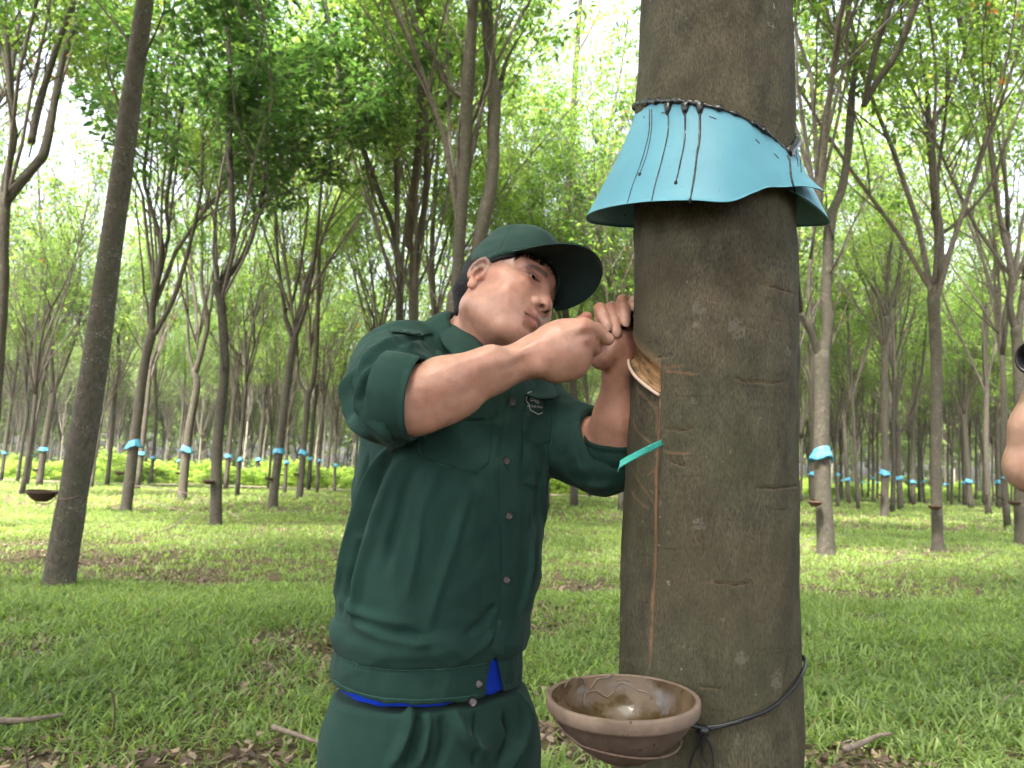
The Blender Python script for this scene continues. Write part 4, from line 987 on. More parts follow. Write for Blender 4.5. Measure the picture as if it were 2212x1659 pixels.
def lathe(name, prof, cen, M3, mats_, parent, n=96, wob=.0, mi=None, close=False):
    a = np.linspace(0, 2*np.pi, n, endpoint=False); V = []
    for (r, z) in prof: V.append(np.stack([r*np.cos(a), r*np.sin(a), np.full(n, z)], 1))
    V = np.concatenate(V); V = V*(1+wob*vnoise(V*28, 71))[:, None]; V = V@M3.T+cen; k = len(prof)
    i = np.arange(k-1)[:, None]*n; j = np.arange(n)[None]; q = np.stack([i+j, i+(j+1) % n, i+n+(j+1) % n, i+n+j], -1).reshape(-1, 4)
    return mesh_np(name, V, q, None, parent, mats=mats_, mi=None if mi is None else np.repeat(mi, n))
outer = [(.0001, -.080), (.030, -.080), (.036, -.079), (.043, -.075), (.060, -.064), (.076, -.049), (.088, -.034), (.0935, -.022), (.0950, -.0205)]
lathe("bowl_wall", outer, bc, tilt, [M_clay], bowl, wob=.006)
lathe("bowl_rim", [(.0945, -.0205), (.1010, -.0190), (.1030, -.0160), (.1040, -.009), (.1040, -.0025), (.1025, 0), (.0990, .0006), (.0965, -.0010)], bc, tilt, [M_rim], bowl, wob=.006)
lathe("bowl_inside", [(.0966, -.0010), (.0950, -.010), (.0900, -.028), (.078, -.046), (.060, -.060), (.036, -.069), (.0001, -.070)], bc, tilt, [M_glaze], bowl, wob=.012)
# strings of dried latex and leaf bits inside
st = []
def in_bowl(px, py):
    d = ray(px, py); o = tilt.T@(c_o-bc); d = tilt.T@d; prof = np.array([(.0960, -.0010), (.0950, -.010), (.0900, -.028), (.078, -.046), (.060, -.060), (.036, -.069), (.0001, -.070)])
    ts_ = np.linspace(.8, 1.5, 1400); X = o+ts_[:, None]*d; rad_ = np.hypot(X[:, 0], X[:, 1]); lim = np.interp(X[:, 2], prof[::-1, 1], prof[::-1, 0]); ok = (X[:, 2] < 0) & ((rad_ > lim) | (X[:, 2] < -.0695)) & (ts_ > 1.02)
    k = ok.argmax(); return bc+tilt@(X[k]*np.array([.985, .985, 1])+[0, 0, .0015])
def bpx(zx, zy): return (1123.2+.2969*zx, 1382.4+.2969*zy)
for ln, r_ in (([(505, 365), (530, 330), (560, 290), (640, 275), (680, 235)], .0011), ([(460, 490), (470, 400), (510, 378), (560, 380), (630, 420), (690, 370)], .0009), ([(690, 345), (740, 318), (800, 330), (860, 370), (930, 390), (960, 435)], .0009),
               ([(320, 350), (350, 300), (400, 280), (450, 285), (470, 330)], .0009), ([(700, 300), (760, 290), (820, 310)], .0006)):
    P = np.array([in_bowl(*bpx(*p)) for p in crom(np.array(ln, float), 5)]); st.append(tube(P, r_, 5))
V, F = join(st); M_str = simple("dried_latex", (.20, .14, .10), .5, 80); mesh_np("latex_string", V, F, M_str, bowl)
pud = []
for (zx, zy, r_) in ((545, 475, .010), (720, 480, .014), (800, 490, .009), (640, 495, .010)):
    c_ = in_bowl(*bpx(zx, zy)); a = np.linspace(0, 2*np.pi, 24, endpoint=False); ring = np.stack([np.cos(a)*r_*(1+.25*np.sin(3*a)), np.sin(a)*r_*.8, 0*a], 1)
    V = np.vstack([c_+ring+[0, 0, -.001], c_+ring*.7+[0, 0, .0014], [c_+np.array([0, 0, .0020])]]); j = np.arange(24); q = np.stack([j, (j+1) % 24, 24+(j+1) % 24, 24+j], 1); t3 = np.stack([24+j, 24+(j+1) % 24, 0*j+48], 1); pud.append((V, [q, t3]))
# wire cradle and the black tie round the trunk
M_wire = simple("rusty_wire", (.14, .085, .06), .6, 200, .4); M_tie = simple("black_tie", (.012, .013, .018), .35, 100, .4)
kt, kz = tpx(1518, 1577); KN = tsurf(kt, kz, .006)
def ring(rad_, z_, a0, a1, n=30): a = np.radians(np.linspace(a0, a1, n)); return bc+np.stack([rad_*np.cos(a), rad_*np.sin(a), np.full(n, z_)+.004*np.sin(a*2)], 1)@tilt.T
wr = empty("wire_holder", KN, "rusty wire cradle under the big bowl, tied to the trunk with a black strap", "wire holder")
loop = ring(.0765, -.0525, 215, 395, 40); w_ = [tube(np.vstack([ring(.0975, -.026, 196, 196, 1), ring(.088, -.040, 202, 202, 1), loop, [KN*.5+loop[-1]*.5+np.array([.0, -.006, .0])], [KN]]), .0016, 6)]
V, F = join(w_); mesh_np("wire", V, F, M_wire, wr)
ties = []
for dz, ph in ((0, 0), (.004, .4)):
    pts = [KN+np.array([0, 0, dz])]
    for (a, b_) in ((1560, 1566), (1610, 1552), (1660, 1530), (1700, 1495), (1724, 1460)): t0, z0 = tpx(a, b_-dz*600); pts.append(tsurf(t0, z0, .0045))
    t0, z0 = tpx(1730, 1440)
    for k in range(1, 12): aa = t0+k*R(20); pts.append(tsurf(aa, z0+.012*math.sin(k*.28)-.006*k+.02*(k > 0)*0+dz, .005))
    ties.append(tube(crom(np.array(pts), 5), .0024, 6))
ties.append(tube(crom([KN+[.002, -.006, .004], KN+[-.020, -.004, .008], KN+[-.036, -.006, .006]], 5), [.004]*5+[.0035]*6, 6))
for pts in ([(1515, 1580), (1506, 1610), (1494, 1640), (1490, 1675)], [(1520, 1582), (1534, 1605), (1540, 1640), (1543, 1690)], [(1518, 1585), (1516, 1620), (1528, 1650)]):
    P = [];
    for a, b_ in pts: t0, z0 = tpx(a, b_); P.append(tsurf(t0, z0, .007))
    ties.append(tube(crom(np.array(P), 5), np.linspace(.0022, .0008, 16 if len(pts) == 4 else 11), 5))
bm = bmesh.new(); bmesh.ops.create_icosphere(bm, subdivisions=2, radius=.010); me = bpy.data.meshes.new("k"); bm.to_mesh(me); bm.free()
v_ = np.array([v.co[:] for v in me.vertices]); v_ = v_*(1+.3*vnoise(v_*180, 3))[:, None]*[1, .7, .9]+KN+[0, -.004, 0]; ties.append((v_, np.array([p.vertices[:] for p in me.polygons])))
V, F = join(ties); mesh_np("black_strap", V, F, M_tie, wr)
# ---------------------------------------------------------------- tapping knife held in both fists
M_hand = simple("dark_knife_handle", (.012, .011, .012), .4, 90, .3); M_steel, N, L, b = mat("knife_steel", (.35, .35, .36), .3); b.inputs["Metallic"].default_value = .9
kn = empty("tapping_knife", W(1300, 720, 1.22), "black handled tapping knife gripped between both hands against the trunk", "knife")
hp = [W(1268, 745, 1.225), W(1296, 722, 1.275), W(1335, 697, 1.292), W(1366, 683, 1.290)]
V, F = tube(crom(hp, 6), np.interp(np.linspace(0, 1, 19), [0, .1, .5, 1], [.008, .0105, .0095, .0100]), 12); mesh_np("handle", V, F, M_hand, kn)
b0 = W(1366, 683, 1.290); V, F = tube(crom([b0, b0+[.02, .02, -.006], b0+[.030, .05, -.022], b0+[.026, .062, -.034]], 5), [.004]*6+[.0035]*5+[.003]*5, 6); mesh_np("blade", V, F, M_steel, kn)
# ================================================================ THE SECOND PERSON (only an elbow and a lens reach into the frame)
p2 = empty("person", (1.33, 1.48, 0), "bare forearm and elbow of a photographer at the right edge of the frame", "person")
Q = Sdf((.72, 1.00, .90), (1.70, 1.86, 1.86), .0042)
el, wr, sh = W(2234, 1008, 1.30), W(2268, 800, 1.26), np.array([1.20, 1.46, 1.42])
Q.chain([sh, sh*.45+el*.55, el], [.052, .046, .043], .02); Q.chain([el, el*.6+wr*.4, wr], [.0425, .0430, .028], .02)
Q.chain([wr, wr+[.010, -.005, .035], wr+[.015, -.01, .06]], [.026, .03, .02], .01)
for k in range(4): Q.chain([wr+[.012, -.015, .045+.016*k], wr+[-.006, -.038, .048+.016*k], wr+[.015, -.055, .048+.016*k]], [.0095, .0085, .0075], .003)
Q.cone((1.33, 1.50, 1.0), (1.33, 1.50, 1.36), .11, .13, .03, sq=((0, 1, 0), .8)); Q.cone((1.22, 1.47, 1.42), (1.50, 1.52, 1.42), .06, .06, .03); Q.cone((1.34, 1.47, 1.42), (1.32, 1.44, 1.56), .055, .052, .02)
Q.ell((1.31, 1.42, 1.68), (.075, .095, .115), .02); Q.ell((1.30, 1.36, 1.63), (.055, .055, .065), .02); Q.ell((1.30, 1.318, 1.645), (.012, .016, .018), .008)
for s in (-1, 1): Q.ell((1.305+s*.077, 1.44, 1.665), (.010, .018, .028), .005)
Q.chain([(1.50, 1.52, 1.40), (1.52, 1.36, 1.18), (1.22, 1.24, 1.36)], [.052, .042, .028], .02)
Q.ell((1.20, 1.22, 1.38), (.035, .03, .04), .01)
V, F = Q.mesh(1); T = np.tile(np.array((.46, .27, .19)), (len(V), 1)); mesh_np("body", V, F, M_skin, p2, col=T)
Q = Sdf((.98, 1.15, .60), (1.74, 1.80, 1.55), .008)
Q.cone((1.34, 1.50, .86), (1.34, 1.50, 1.36), .15, .165, .04, sq=((0, 1, 0), .75)); Q.cone((1.22, 1.47, 1.42), (1.48, 1.52, 1.42), .075, .075, .03); Q.cone(sh, sh*.84+el*.16, .072, .068, .02); Q.cone((1.50, 1.52, 1.40), (1.51, 1.43, 1.28), .070, .062, .02)
Q.apply((.8, 1.1, .7), (1.8, 1.8, .86), lambda X: X[..., 2]-.84, .01, 'sub')
V, F = Q.mesh(1); V = V+vnormals(V, F)*(.005*fbm(V*12, 5, 2))[:, None]; mesh_np("shirt", V, F, simple("grey_shirt", (.22, .23, .26), .9, 12, .1), p2)
Q = Sdf((1.08, 1.2, .02), (1.62, 1.8, .95), .009)
for s in (-1, 1): Q.chain([(1.34+s*.07, 1.5, .86), (1.34+s*.10, 1.48, .48), (1.34+s*.11, 1.5, .09)], [.105, .08, .062], .02)
V, F = Q.mesh(1); mesh_np("trousers", V, F, simple("dark_trousers", (.03, .035, .05), .9, 12, .1), p2)
for s in (-1, 1):
    Q = Sdf((1.34+s*.11-.1, 1.22, -.02), (1.34+s*.11+.1, 1.62, .16), .007); Q.cone((1.34+s*.11, 1.51, .05), (1.34+s*.12, 1.34, .045), .05, .043, .02); Q.apply((.8, 1.1, -.1), (1.8, 1.8, .005), lambda X: X[..., 2]-.004, .003, 'sub'); V, F = Q.mesh(1); mesh_np("shoe", V, F, M_boot, p2)
Q = Sdf((1.18, 1.28, 1.58), (1.45, 1.56, 1.83), .005); Q.ell((1.31, 1.435, 1.70), (.082, .095, .108), .01); Q.apply((1.1, 1.2, 1.5), (1.5, 1.6, 1.8), lambda X: np.maximum(X[..., 2]-(1.715-.35*(X[..., 1]-1.36)*2), -(1.49-X[..., 1])*-1-.0), .005, 'sub')
V, F = Q.mesh(1); mesh_np("hair", V, F, M_hair, p2)
# the camera in their hands
cm = empty("camera", W(2262, 775, 1.24), "black camera lens poking in at the right edge of the frame", "camera")
Lc = W(2229, 772, 1.235); ax = np.array([-.62, -.05, .02]); ax /= np.linalg.norm(ax); fwd = np.array([-.88, -.45, -.05]); fwd /= np.linalg.norm(fwd)
M_cam = simple("camera_black", (.012, .012, .013), .35, 300, .2); M_glass, N, L, b = mat("lens_glass", (.01, .012, .02), .03, .9)
def ring_solid(name, prof, cen, d, mats_, parent):
    Mx = np.array(Vector(d).to_track_quat('Z', 'Y').to_matrix()); return lathe(name, prof, cen, Mx, mats_, parent, n=48)
ring_solid("lens_barrel", [(.0001, -.09), (.030, -.09), (.030, -.05), (.0325, -.048), (.0325, -.02), (.0300, -.018), (.0300, -.004), (.0265, 0), (.0240, -.002), (.0225, -.012)], Lc, fwd, [M_cam], cm)
ring_solid("lens_glass", [(.0001, -.0085), (.012, -.0095), (.0228, -.013)], Lc, fwd, [M_glass], cm)
bx0 = Lc-fwd*.115; u = np.cross(fwd, [0, 0, 1]); u /= np.linalg.norm(u); v = np.cross(u, fwd)
bm = bmesh.new(); bmesh.ops.create_cube(bm, size=1); bmesh.ops.scale(bm, vec=(.13, .05, .09), verts=bm.verts)
g = bmesh.ops.create_cube(bm, size=1, matrix=Matrix.Translation((0, 0, .055))@Matrix.Diagonal((.05, .045, .03, 1)))
bmesh.ops.bevel(bm, geom=bm.edges[:], offset=.006, segments=2, affect='EDGES')
Mx = Matrix(((u[0], fwd[0], v[0], bx0[0]), (u[1], fwd[1], v[1], bx0[1]), (u[2], fwd[2], v[2], bx0[2]), (0, 0, 0, 1))); bm.transform(Matrix.Translation(-cm.location)@Mx)
me = bpy.data.meshes.new("camera_body"); bm.to_mesh(me); bm.free(); me.materials.append(M_cam); o = bpy.data.objects.new("camera_body", me); C.objects.link(o); o.parent = cm
# ================================================================ THE PLANTATION
def leaf_material(name, c_dark, c_light, t_dark, t_light, orange=.03, tw=.5):
    m = bpy.data.materials.new(name); m.use_nodes = True; N = m.node_tree.nodes; L = m.node_tree.links; b = N["Principled BSDF"]
    geo = N.new("ShaderNodeNewGeometry"); inf = N.new("ShaderNodeObjectInfo")
    add = N.new("ShaderNodeMath"); add.operation = 'ADD'; mul = N.new("ShaderNodeMath"); mul.operation = 'MULTIPLY'; mul.inputs[1].default_value = .35
    L.new(inf.outputs["Random"], mul.inputs[0]); mm = N.new("ShaderNodeMath"); mm.operation = 'MULTIPLY'; mm.inputs[1].default_value = .65
    L.new(geo.outputs["Random Per Island"], mm.inputs[0]); L.new(mm.outputs[0], add.inputs[0]); L.new(mul.outputs[0], add.inputs[1])
    r = ramp(N, [(.1, c_dark), (.9, c_light)]); L.new(add.outputs[0], r.inputs[0])
    t = ramp(N, [(.1, t_dark), (.9, t_light)]); L.new(add.outputs[0], t.inputs[0])
    oo = ramp(N, [(.55, (0, 0, 0)), (.56, (1, 1, 1))]); L.new(geo.outputs["Random Per Island"], oo.inputs[0])
    coo = coords(N, L, (1.7,)*3); no = nd(N, "ShaderNodeTexNoise", Scale=1.0, Detail=1.0); L.new(coo, no.inputs[0]); ot = ramp(N, [(.725, (0, 0, 0)), (.735, (1, 1, 1))]); L.new(no.outputs[0], ot.inputs[0])
    om = N.new("ShaderNodeMix"); om.data_type = 'RGBA'; om.blend_type = 'MULTIPLY'; om.inputs[0].default_value = 1.0 if orange > 0 else 0.0
    L.new(oo.outputs[0], om.inputs[6]); L.new(ot.outputs[0], om.inputs[7])
    if orange <= 0: om.inputs[7].default_value = (0, 0, 0, 1); om.inputs[0].default_value = 1.0; [L.remove(l) for l in list(om.inputs[7].links)]
    class _o: outputs = [om.outputs[2]]
    o = _o
    # whole clumps also turn colour together
    co = coords(N, L, (1.3,)*3); n = nd(N, "ShaderNodeTexNoise", Scale=1.0, Detail=2.0); L.new(co, n.inputs[0])
    r2 = ramp(N, [(.3, (.62, .66, .62)), (.7, (1.45, 1.35, 1.2))]); L.new(n.outputs[0], r2.inputs[0])
    cr = mixc(N, L, mixc(N, L, r.outputs[0], r2.outputs[0], 1., 'MULTIPLY'), (.42, .13, .03), o.outputs[0]); ct = mixc(N, L, mixc(N, L, t.outputs[0], r2.outputs[0], 1., 'MULTIPLY'), (.75, .24, .05), o.outputs[0])
    L.new(cr, b.inputs["Base Color"]); b.inputs["Roughness"].default_value = .42; b.inputs["Specular IOR Level"].default_value = .35
    tr = N.new("ShaderNodeBsdfTranslucent"); L.new(ct, tr.inputs[0]); mx = N.new("ShaderNodeMixShader"); mx.inputs[0].default_value = tw
    L.new(b.outputs[0], mx.inputs[1]); L.new(tr.outputs[0], mx.inputs[2]); L.new(mx.outputs[0], N["Material Output"].inputs[0]); return m
M_leaf = leaf_material("rubber_leaves", (.022, .055, .016), (.070, .130, .030), (.15, .33, .045), (.50, .70, .14), .012, .52)
M_leafd = leaf_material("dark_leaves", (.015, .045, .016), (.040, .085, .025), (.05, .16, .035), (.18, .36, .07), .0, .45)
M_leafp = leaf_material("far_leaves_painted_bright", (.075, .125, .040), (.150, .225, .080), (.26, .42, .10), (.50, .68, .22), .0, .5)  # brightness of the far crowns put into a paler leaf colour
M_bush = leaf_material("bush_leaves", (.12, .20, .035), (.22, .32, .06), (.40, .62, .08), (.62, .80, .16), .0, .5)  # sunlight of the clearing painted in as lighter leaves
M_barkg = bark_material("plantation_bark", (.046, .039, .031), (.125, .105, .084), (.068, .068, .045), (.090, .070, .056), 1.0, False, .58)
M_barkd = bark_material("dark_bark", (.026, .022, .019), (.080, .068, .056), (.06, .065, .04), (.09, .06, .05), 1.0, False, .62)
M_barkp = bark_material("far_bark_painted_bright", (.15, .122, .10), (.37, .32, .275), (.22, .21, .15), (.32, .24, .20), 1.0, False, .62)  # overexposed far trunks: brightness put into the bark colour
M_twig = simple("twig_bark", (.12, .10, .08), .85, 20, .35)
M_gsm, N, L, b = mat("rain_guard_blue", (.09, .37, .56), .5)
tr_ = N.new("ShaderNodeBsdfTranslucent"); tr_.inputs[0].default_value = (.10, .45, .65, 1); mx_ = N.new("ShaderNodeMixShader"); mx_.inputs[0].default_value = .25
L.new(b.outputs[0], mx_.inputs[1]); L.new(tr_.outputs[0], mx_.inputs[2]); L.new(mx_.outputs[0], N["Material Output"].inputs[0])

def leaves_at(Pts, dirs, r, size=.13, per=6, drop=.35):
    """trifoliate leaves in whorls at the points; one island per leaflet"""
    n = len(Pts); k = per*3
    P = np.repeat(Pts, k, 0); D = np.repeat(dirs, k, 0); m = len(P)
    az = r.uniform(0, 2*np.pi, n).repeat(k)+np.tile(np.repeat(np.arange(per)*2*np.pi/per, 3), n)+r.normal(0, .25, m)
    el = np.repeat(r.normal(.05, .35, n*per), 3)
    out = np.stack([np.cos(az)*np.cos(el), np.sin(az)*np.cos(el), np.sin(el)-.10], 1)
    pet = np.repeat(r.uniform(.10, .26, n*per), 3)[:, None]; off = r.uniform(-.08, .10, (m, 1))*D
    b = P+out*pet+off
    da = np.tile(np.array([-.85, 0, .85]), n*per)+r.normal(0, .15, m)
    d = np.stack([np.cos(az+da)*np.cos(el-.3), np.sin(az+da)*np.cos(el-.3), np.sin(el-drop)*1.0], 1); d /= np.linalg.norm(d, axis=1)[:, None]
    s = np.cross(d, np.array([0, 0, 1.0])+r.normal(0, .35, (m, 3))); s /= np.linalg.norm(s, axis=1)[:, None]; up = np.cross(s, d)
    Ls = size*r.uniform(.75, 1.3, m)[:, None]; wd = Ls*.20
    v = np.stack([b, b+d*Ls*.38+s*wd+up*Ls*.03, b+d*Ls*.38-s*wd+up*Ls*.03, b+d*Ls*.72+s*wd*.72-up*Ls*.02, b+d*Ls*.72-s*wd*.72-up*Ls*.02, b+d*Ls-up*Ls*.10], 1)
    i = np.arange(m)[:, None]*6
    tri = np.concatenate([i+[0, 1, 2], i+[3, 5, 4]]); quad = i+[1, 3, 4, 2]
    return v.reshape(-1, 3), tri, quad
def grow(start, dirn, length, rad, r, depth, tubes, tips, zmin):
    """one ascending limb with side twigs"""
    n = 6; P = [np.array(start, float)]; d = np.array(dirn, float); d /= np.linalg.norm(d)
    for k in range(n):
        d = d+r.normal(0, .10, 3)+np.array([0, 0, .07]); d /= np.linalg.norm(d); P.append(P[-1]+d*length/n)
    P = np.array(P); rr = np.linspace(rad, rad*.35, len(P)); tubes.append(tube(P, np.maximum(rr, .004), 7 if rad > .03 else 4, cap=False))
    if depth == 0:
        for k in (3, 4, 5, 6): tips.append((P[k], d))
        return
    m = 8 if depth > 1 else 5
    for k in range(m):
        t = r.uniform(.18, .98); i = min(int(t*n), n-1); p = P[i]*(1-(t*n-i))+P[i+1]*(t*n-i)
        dd = P[i+1]-P[i]; dd /= np.linalg.norm(dd); a = r.uniform(0, 2*np.pi); s = np.array([math.cos(a), math.sin(a), 0]); q = dd*.75+s*r.uniform(.35, .80)+[0, 0, .12]
        grow(p, q, length*r.uniform(.38, .62), rad*.42, r, depth-1, tubes, tips, zmin)
    tips.append((P[-1], d))
def crown_mesh(name, seed, limbs, zmin, size=.13, per=6, keep=1.0, twig=True, depth=2):
    r = np.random.default_rng(seed); tubes, tips = [], []
    for (p, d, l, rad) in limbs: grow(p, d, l, rad, r, depth, tubes, tips, zmin)
    tp = np.array([t[0] for t in tips]); td = np.array([t[1] for t in tips]); m = (tp[:, 2] > zmin) & (r.random(len(tp)) < keep)
    Vl, tri, quad = leaves_at(tp[m], td[m], r, size, per)
    Vt, Ft = join(tubes) if twig else (np.zeros((0, 3)), [])
    V = np.vstack([Vl, Vt]); o = len(Vl); qt = Ft[0]+o if twig else np.zeros((0, 4), int)
    F = [tri, quad, qt]; mi = np.concatenate([np.zeros(len(tri)+len(quad), int), np.ones(len(qt), int)])
    return V, F, mi
def crown_obj(name, V, F, mi, parent, mats=None):
    me = bpy.data.meshes.new(name); o = mesh_np(name, V, [f for f in F if len(f)], None, None, True, mi=mi, mats=mats or [M_leaf, M_twig])
    o.parent = parent; return o
# crown variants, origin at the fork
CROWNS = []
for s in range(6):
    r = np.random.default_rng(100+s); limbs = []
    for k in range(5):
        a = k*2*np.pi/5+r.uniform(-.5, .5); limbs.append(((0, 0, r.uniform(-.2, .6)), (math.cos(a)*.24, math.sin(a)*.24, 1), r.uniform(6.0, 8.2), r.uniform(.030, .045)))
    limbs.append(((0, 0, 0), (r.normal(0, .08), r.normal(0, .08), 1), 9.2, .055))
    CROWNS.append(crown_mesh("crown", 200+s, limbs, .8, .130, 7, keep=.92) if s < 3 else crown_mesh("crown", 200+s, limbs, 3.2, .160, 5, keep=.45))
print("crown faces", [sum(len(f) for f in c[1]) for c in CROWNS])
crown_src = {}
def add_crown(parent, idx, loc, rz, sc, zs=1.0, pale=False):
    key = (idx, pale)
    if key not in crown_src:
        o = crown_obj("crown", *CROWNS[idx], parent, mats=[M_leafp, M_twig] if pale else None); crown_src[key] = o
    else:
        o = crown_src[key].copy(); C.objects.link(o); o.parent = parent
    o.location = Vector([float(v) for v in loc])-Vector(parent_loc(parent)); o.rotation_euler = (0, 0, rz); o.scale = (sc, sc, sc*zs); return o
# ------- small rain guards and bowls (shared meshes)
def guard_mesh(seed, tr=.14):
    r = np.random.default_rng(seed); n, m = 64, 6; a = np.linspace(0, 2*np.pi, n, endpoint=False); ph = r.uniform(0, 6.28); V = []
    for t in np.linspace(0, 1, m):
        tz = .05*np.sin(a+ph); rad = tr+.004+(.075+.018*np.sin(5*a+ph)+.012*np.sin(11*a))*t**1.2
        z = tz*(1-.4*t)+.10-(.20+.03*np.sin(3*a+ph))*t; V.append(np.stack([rad*np.cos(a), rad*np.sin(a), z], 1))
    V = np.concatenate(V); V2 = V.copy(); V2[:, :2] *= .985; i = np.arange(m-1)[:, None]*n; j = np.arange(n)[None]; q = np.stack([i+j, i+n+j, i+n+(j+1) % n, i+(j+1) % n], -1).reshape(-1, 4)
    o = n*m; j = np.arange(n); top = np.stack([j, (j+1) % n, (j+1) % n+o, j+o], 1); k = (m-1)*n; bot = np.stack([k+j, k+j+o, k+(j+1) % n+o, k+(j+1) % n], 1)
    return np.vstack([V, V2]), [np.vstack([q, q[:, ::-1]+o, top, bot])]
GS = []
for s in range(4): V, F = guard_mesh(s); me_o = mesh_np("rain_guard", V, F, M_gsm); me_o["tmp"] = 1; GS.append(me_o)
M_bowls = clay("small_bowl_clay", (.085, .052, .036), (.02, .014, .01), .7)
pb = [(.0001, -.075), (.035, -.074), (.062, -.060), (.086, -.034), (.094, -.020), (.103, -.019), (.105, 0), (.097, .0), (.090, -.02), (.06, -.05), (.0001, -.06)]
BS = lathe("latex_bowl", pb, np.zeros(3), np.eye(3), [M_bowls], None, n=40)
used_g = [False]*4; used_b = [False]
def add_guard(loc, rad, k, rz, label, group):
    if not used_g[k]: o = GS[k]; used_g[k] = True
    else: o = GS[k].copy(); C.objects.link(o)
    if "tmp" in o: del o["tmp"]
    s = rad/.14; o.location = tuple(float(v) for v in loc); o.scale = (s, s, s**.6*1.0); o.rotation_euler = (0, 0, rz); tag(o, label, "rain guard", group); return o
def add_bowl(loc, sc, label, group):
    if not used_b[0]: o = BS; used_b[0] = True
    else: o = BS.copy(); C.objects.link(o)
    o.location = tuple(float(v) for v in loc); o.scale = (sc,)*3; o.rotation_euler = (R(2), R(3), 0); tag(o, label, "bowl", group); return o
def wpx(w, Y): return w*Y/FPX/2*1.02
# ------- the trees one can point to: base pixel, trunk and limb pixels with widths
HT = []
def H(label, pts, limbs=(), guard=None, bowl=None, dark=False, crown=(0, 1.0), low=0): HT.append((label, pts, limbs, guard, bowl, dark, crown, low))
H("tall leaning bare trunk, largest on the left, with a bowl on its left side", [(126, 1266, 76), (138, 1190, 70), (163, 1040, 66), (203, 800, 60), (236, 560, 54), (262, 380, 50), (285, 200, 46), (312, 10, 42), (335, -160, 38)], [], None, (92, 1060, 62), False, (0, 1.0))
H("forked tree at the far left edge with two heavy limbs curving up", [(-45, 1140, 46), (-20, 900, 42), (0, 640, 38), (3, 520, 34), (10, 430, 30)], [[(8, 440, 28), (40, 385, 26), (62, 340, 24), (67, 302, 24), (72, 200, 20), (82, 67, 17), (97, -20, 14)], [(67, 310, 18), (78, 240, 18), (92, 175, 17), (120, 70, 15), (146, -10, 13)], [(5, 440, 16), (13, 386, 16), (35, 302, 15), (30, 235, 14), (25, 100, 12), (8, -10, 10)]], None, None, False, (1, 1.0))
H("slim tree at the left edge with a blue guard low on the trunk", [(2, 1040, 9), (20, 900, 8), (33, 812, 8)], [[(33, 812, 6), (45, 760, 5), (50, 690, 5), (38, 600, 4)], [(33, 812, 5), (20, 790, 4), (0, 745, 4)]], (9, 977, 16), None, False, (2, .9))
H("thin crooked dark tree without a guard, second from the left edge", [(37, 1043, 9), (50, 950, 8), (59, 888, 9), (55, 837, 8), (62, 770, 7), (77, 713, 7)], [[(77, 713, 6), (97, 639, 5), (134, 602, 4)], [(77, 713, 4), (114, 669, 4), (130, 640, 3)]], None, None, True, (3, .8))
H("slender Y-forked tree with a blue guard just left of the big leaning trunk", [(84, 1050, 17), (94, 972, 15), (114, 854, 14)], [[(114, 854, 10), (118, 787, 9), (124, 720, 9), (134, 696, 9), (134, 619, 7), (144, 540, 6), (150, 400, 5)], [(134, 696, 6), (161, 669, 6), (188, 609, 6), (204, 500, 5)], [(114, 854, 7), (141, 787, 7), (165, 710, 6), (171, 660, 5)]], (95, 969, 20), (76, 1013, 13), False, (4, .9))
H("thin dark tree with a knobbly bend, right of the big leaning trunk", [(231, 1050, 10), (242, 938, 9), (249, 841, 10), (257, 821, 9), (255, 727, 8)], [[(255, 727, 5), (235, 686, 4), (228, 600, 3)], [(255, 727, 6), (279, 663, 6), (286, 602, 5), (292, 480, 4)]], None, None, True, (5, .8))
H("sturdy forked tree with the brightest blue guard, right of the big leaning trunk", [(271, 1104, 28), (276, 1069, 26), (292, 938, 23), (312, 787, 21), (328, 722, 21)], [[(328, 722, 16), (333, 653, 15), (349, 586, 14), (357, 535, 14), (340, 460, 9), (329, 403, 9), (339, 336, 8), (360, 202, 7), (385, 80, 6)], [(357, 535, 9), (366, 504, 9), (363, 437, 9), (386, 319, 8), (404, 230, 7)], [(332, 725, 12), (343, 707, 12), (376, 646, 11), (396, 586, 10), (410, 538, 9), (435, 430, 7), (442, 330, 6)], [(322, 700, 7), (319, 653, 6), (314, 636, 5)]], (290, 960, 29), (258, 1019, 20), False, (0, 1.0))
H("reddish slim tree close behind the sturdy guarded one, with its own blue guard", [(297, 1058, 12), (316, 888, 10), (329, 777, 9), (346, 747, 7), (356, 670, 6), (370, 569, 5)], [], (305, 978, 17), None, False, (1, .8))
H("thin upright tree with a small blue guard, third right of the big leaning trunk", [(325, 1048, 8), (336, 922, 7), (336, 854, 7), (336, 787, 6)], [[(336, 787, 5), (345, 700, 4), (352, 620, 3)], [(336, 820, 4), (325, 770, 3), (322, 700, 3)]], (329, 989, 11), None, True, (2, .7))
H("hair-thin tree with a small blue guard beside a bowl", [(383, 1042, 6), (390, 940, 5), (400, 840, 5)], [[(400, 840, 4), (402, 700, 3)]], (386, 994, 10), None, False, (3, .7))
H("medium forked tree with a blue guard, left of the dark trunk", [(393, 1081, 20), (407, 938, 18), (425, 838, 16), (420, 804, 15)], [[(420, 804, 8), (407, 754, 7), (403, 653, 6), (400, 600, 5)], [(422, 806, 13), (437, 754, 12), (450, 693, 11), (438, 619, 8), (440, 535, 7), (437, 437, 6)], [(450, 693, 6), (462, 640, 5), (470, 560, 4)]], (405, 970, 19), (384, 1020, 12), False, (4, .95))
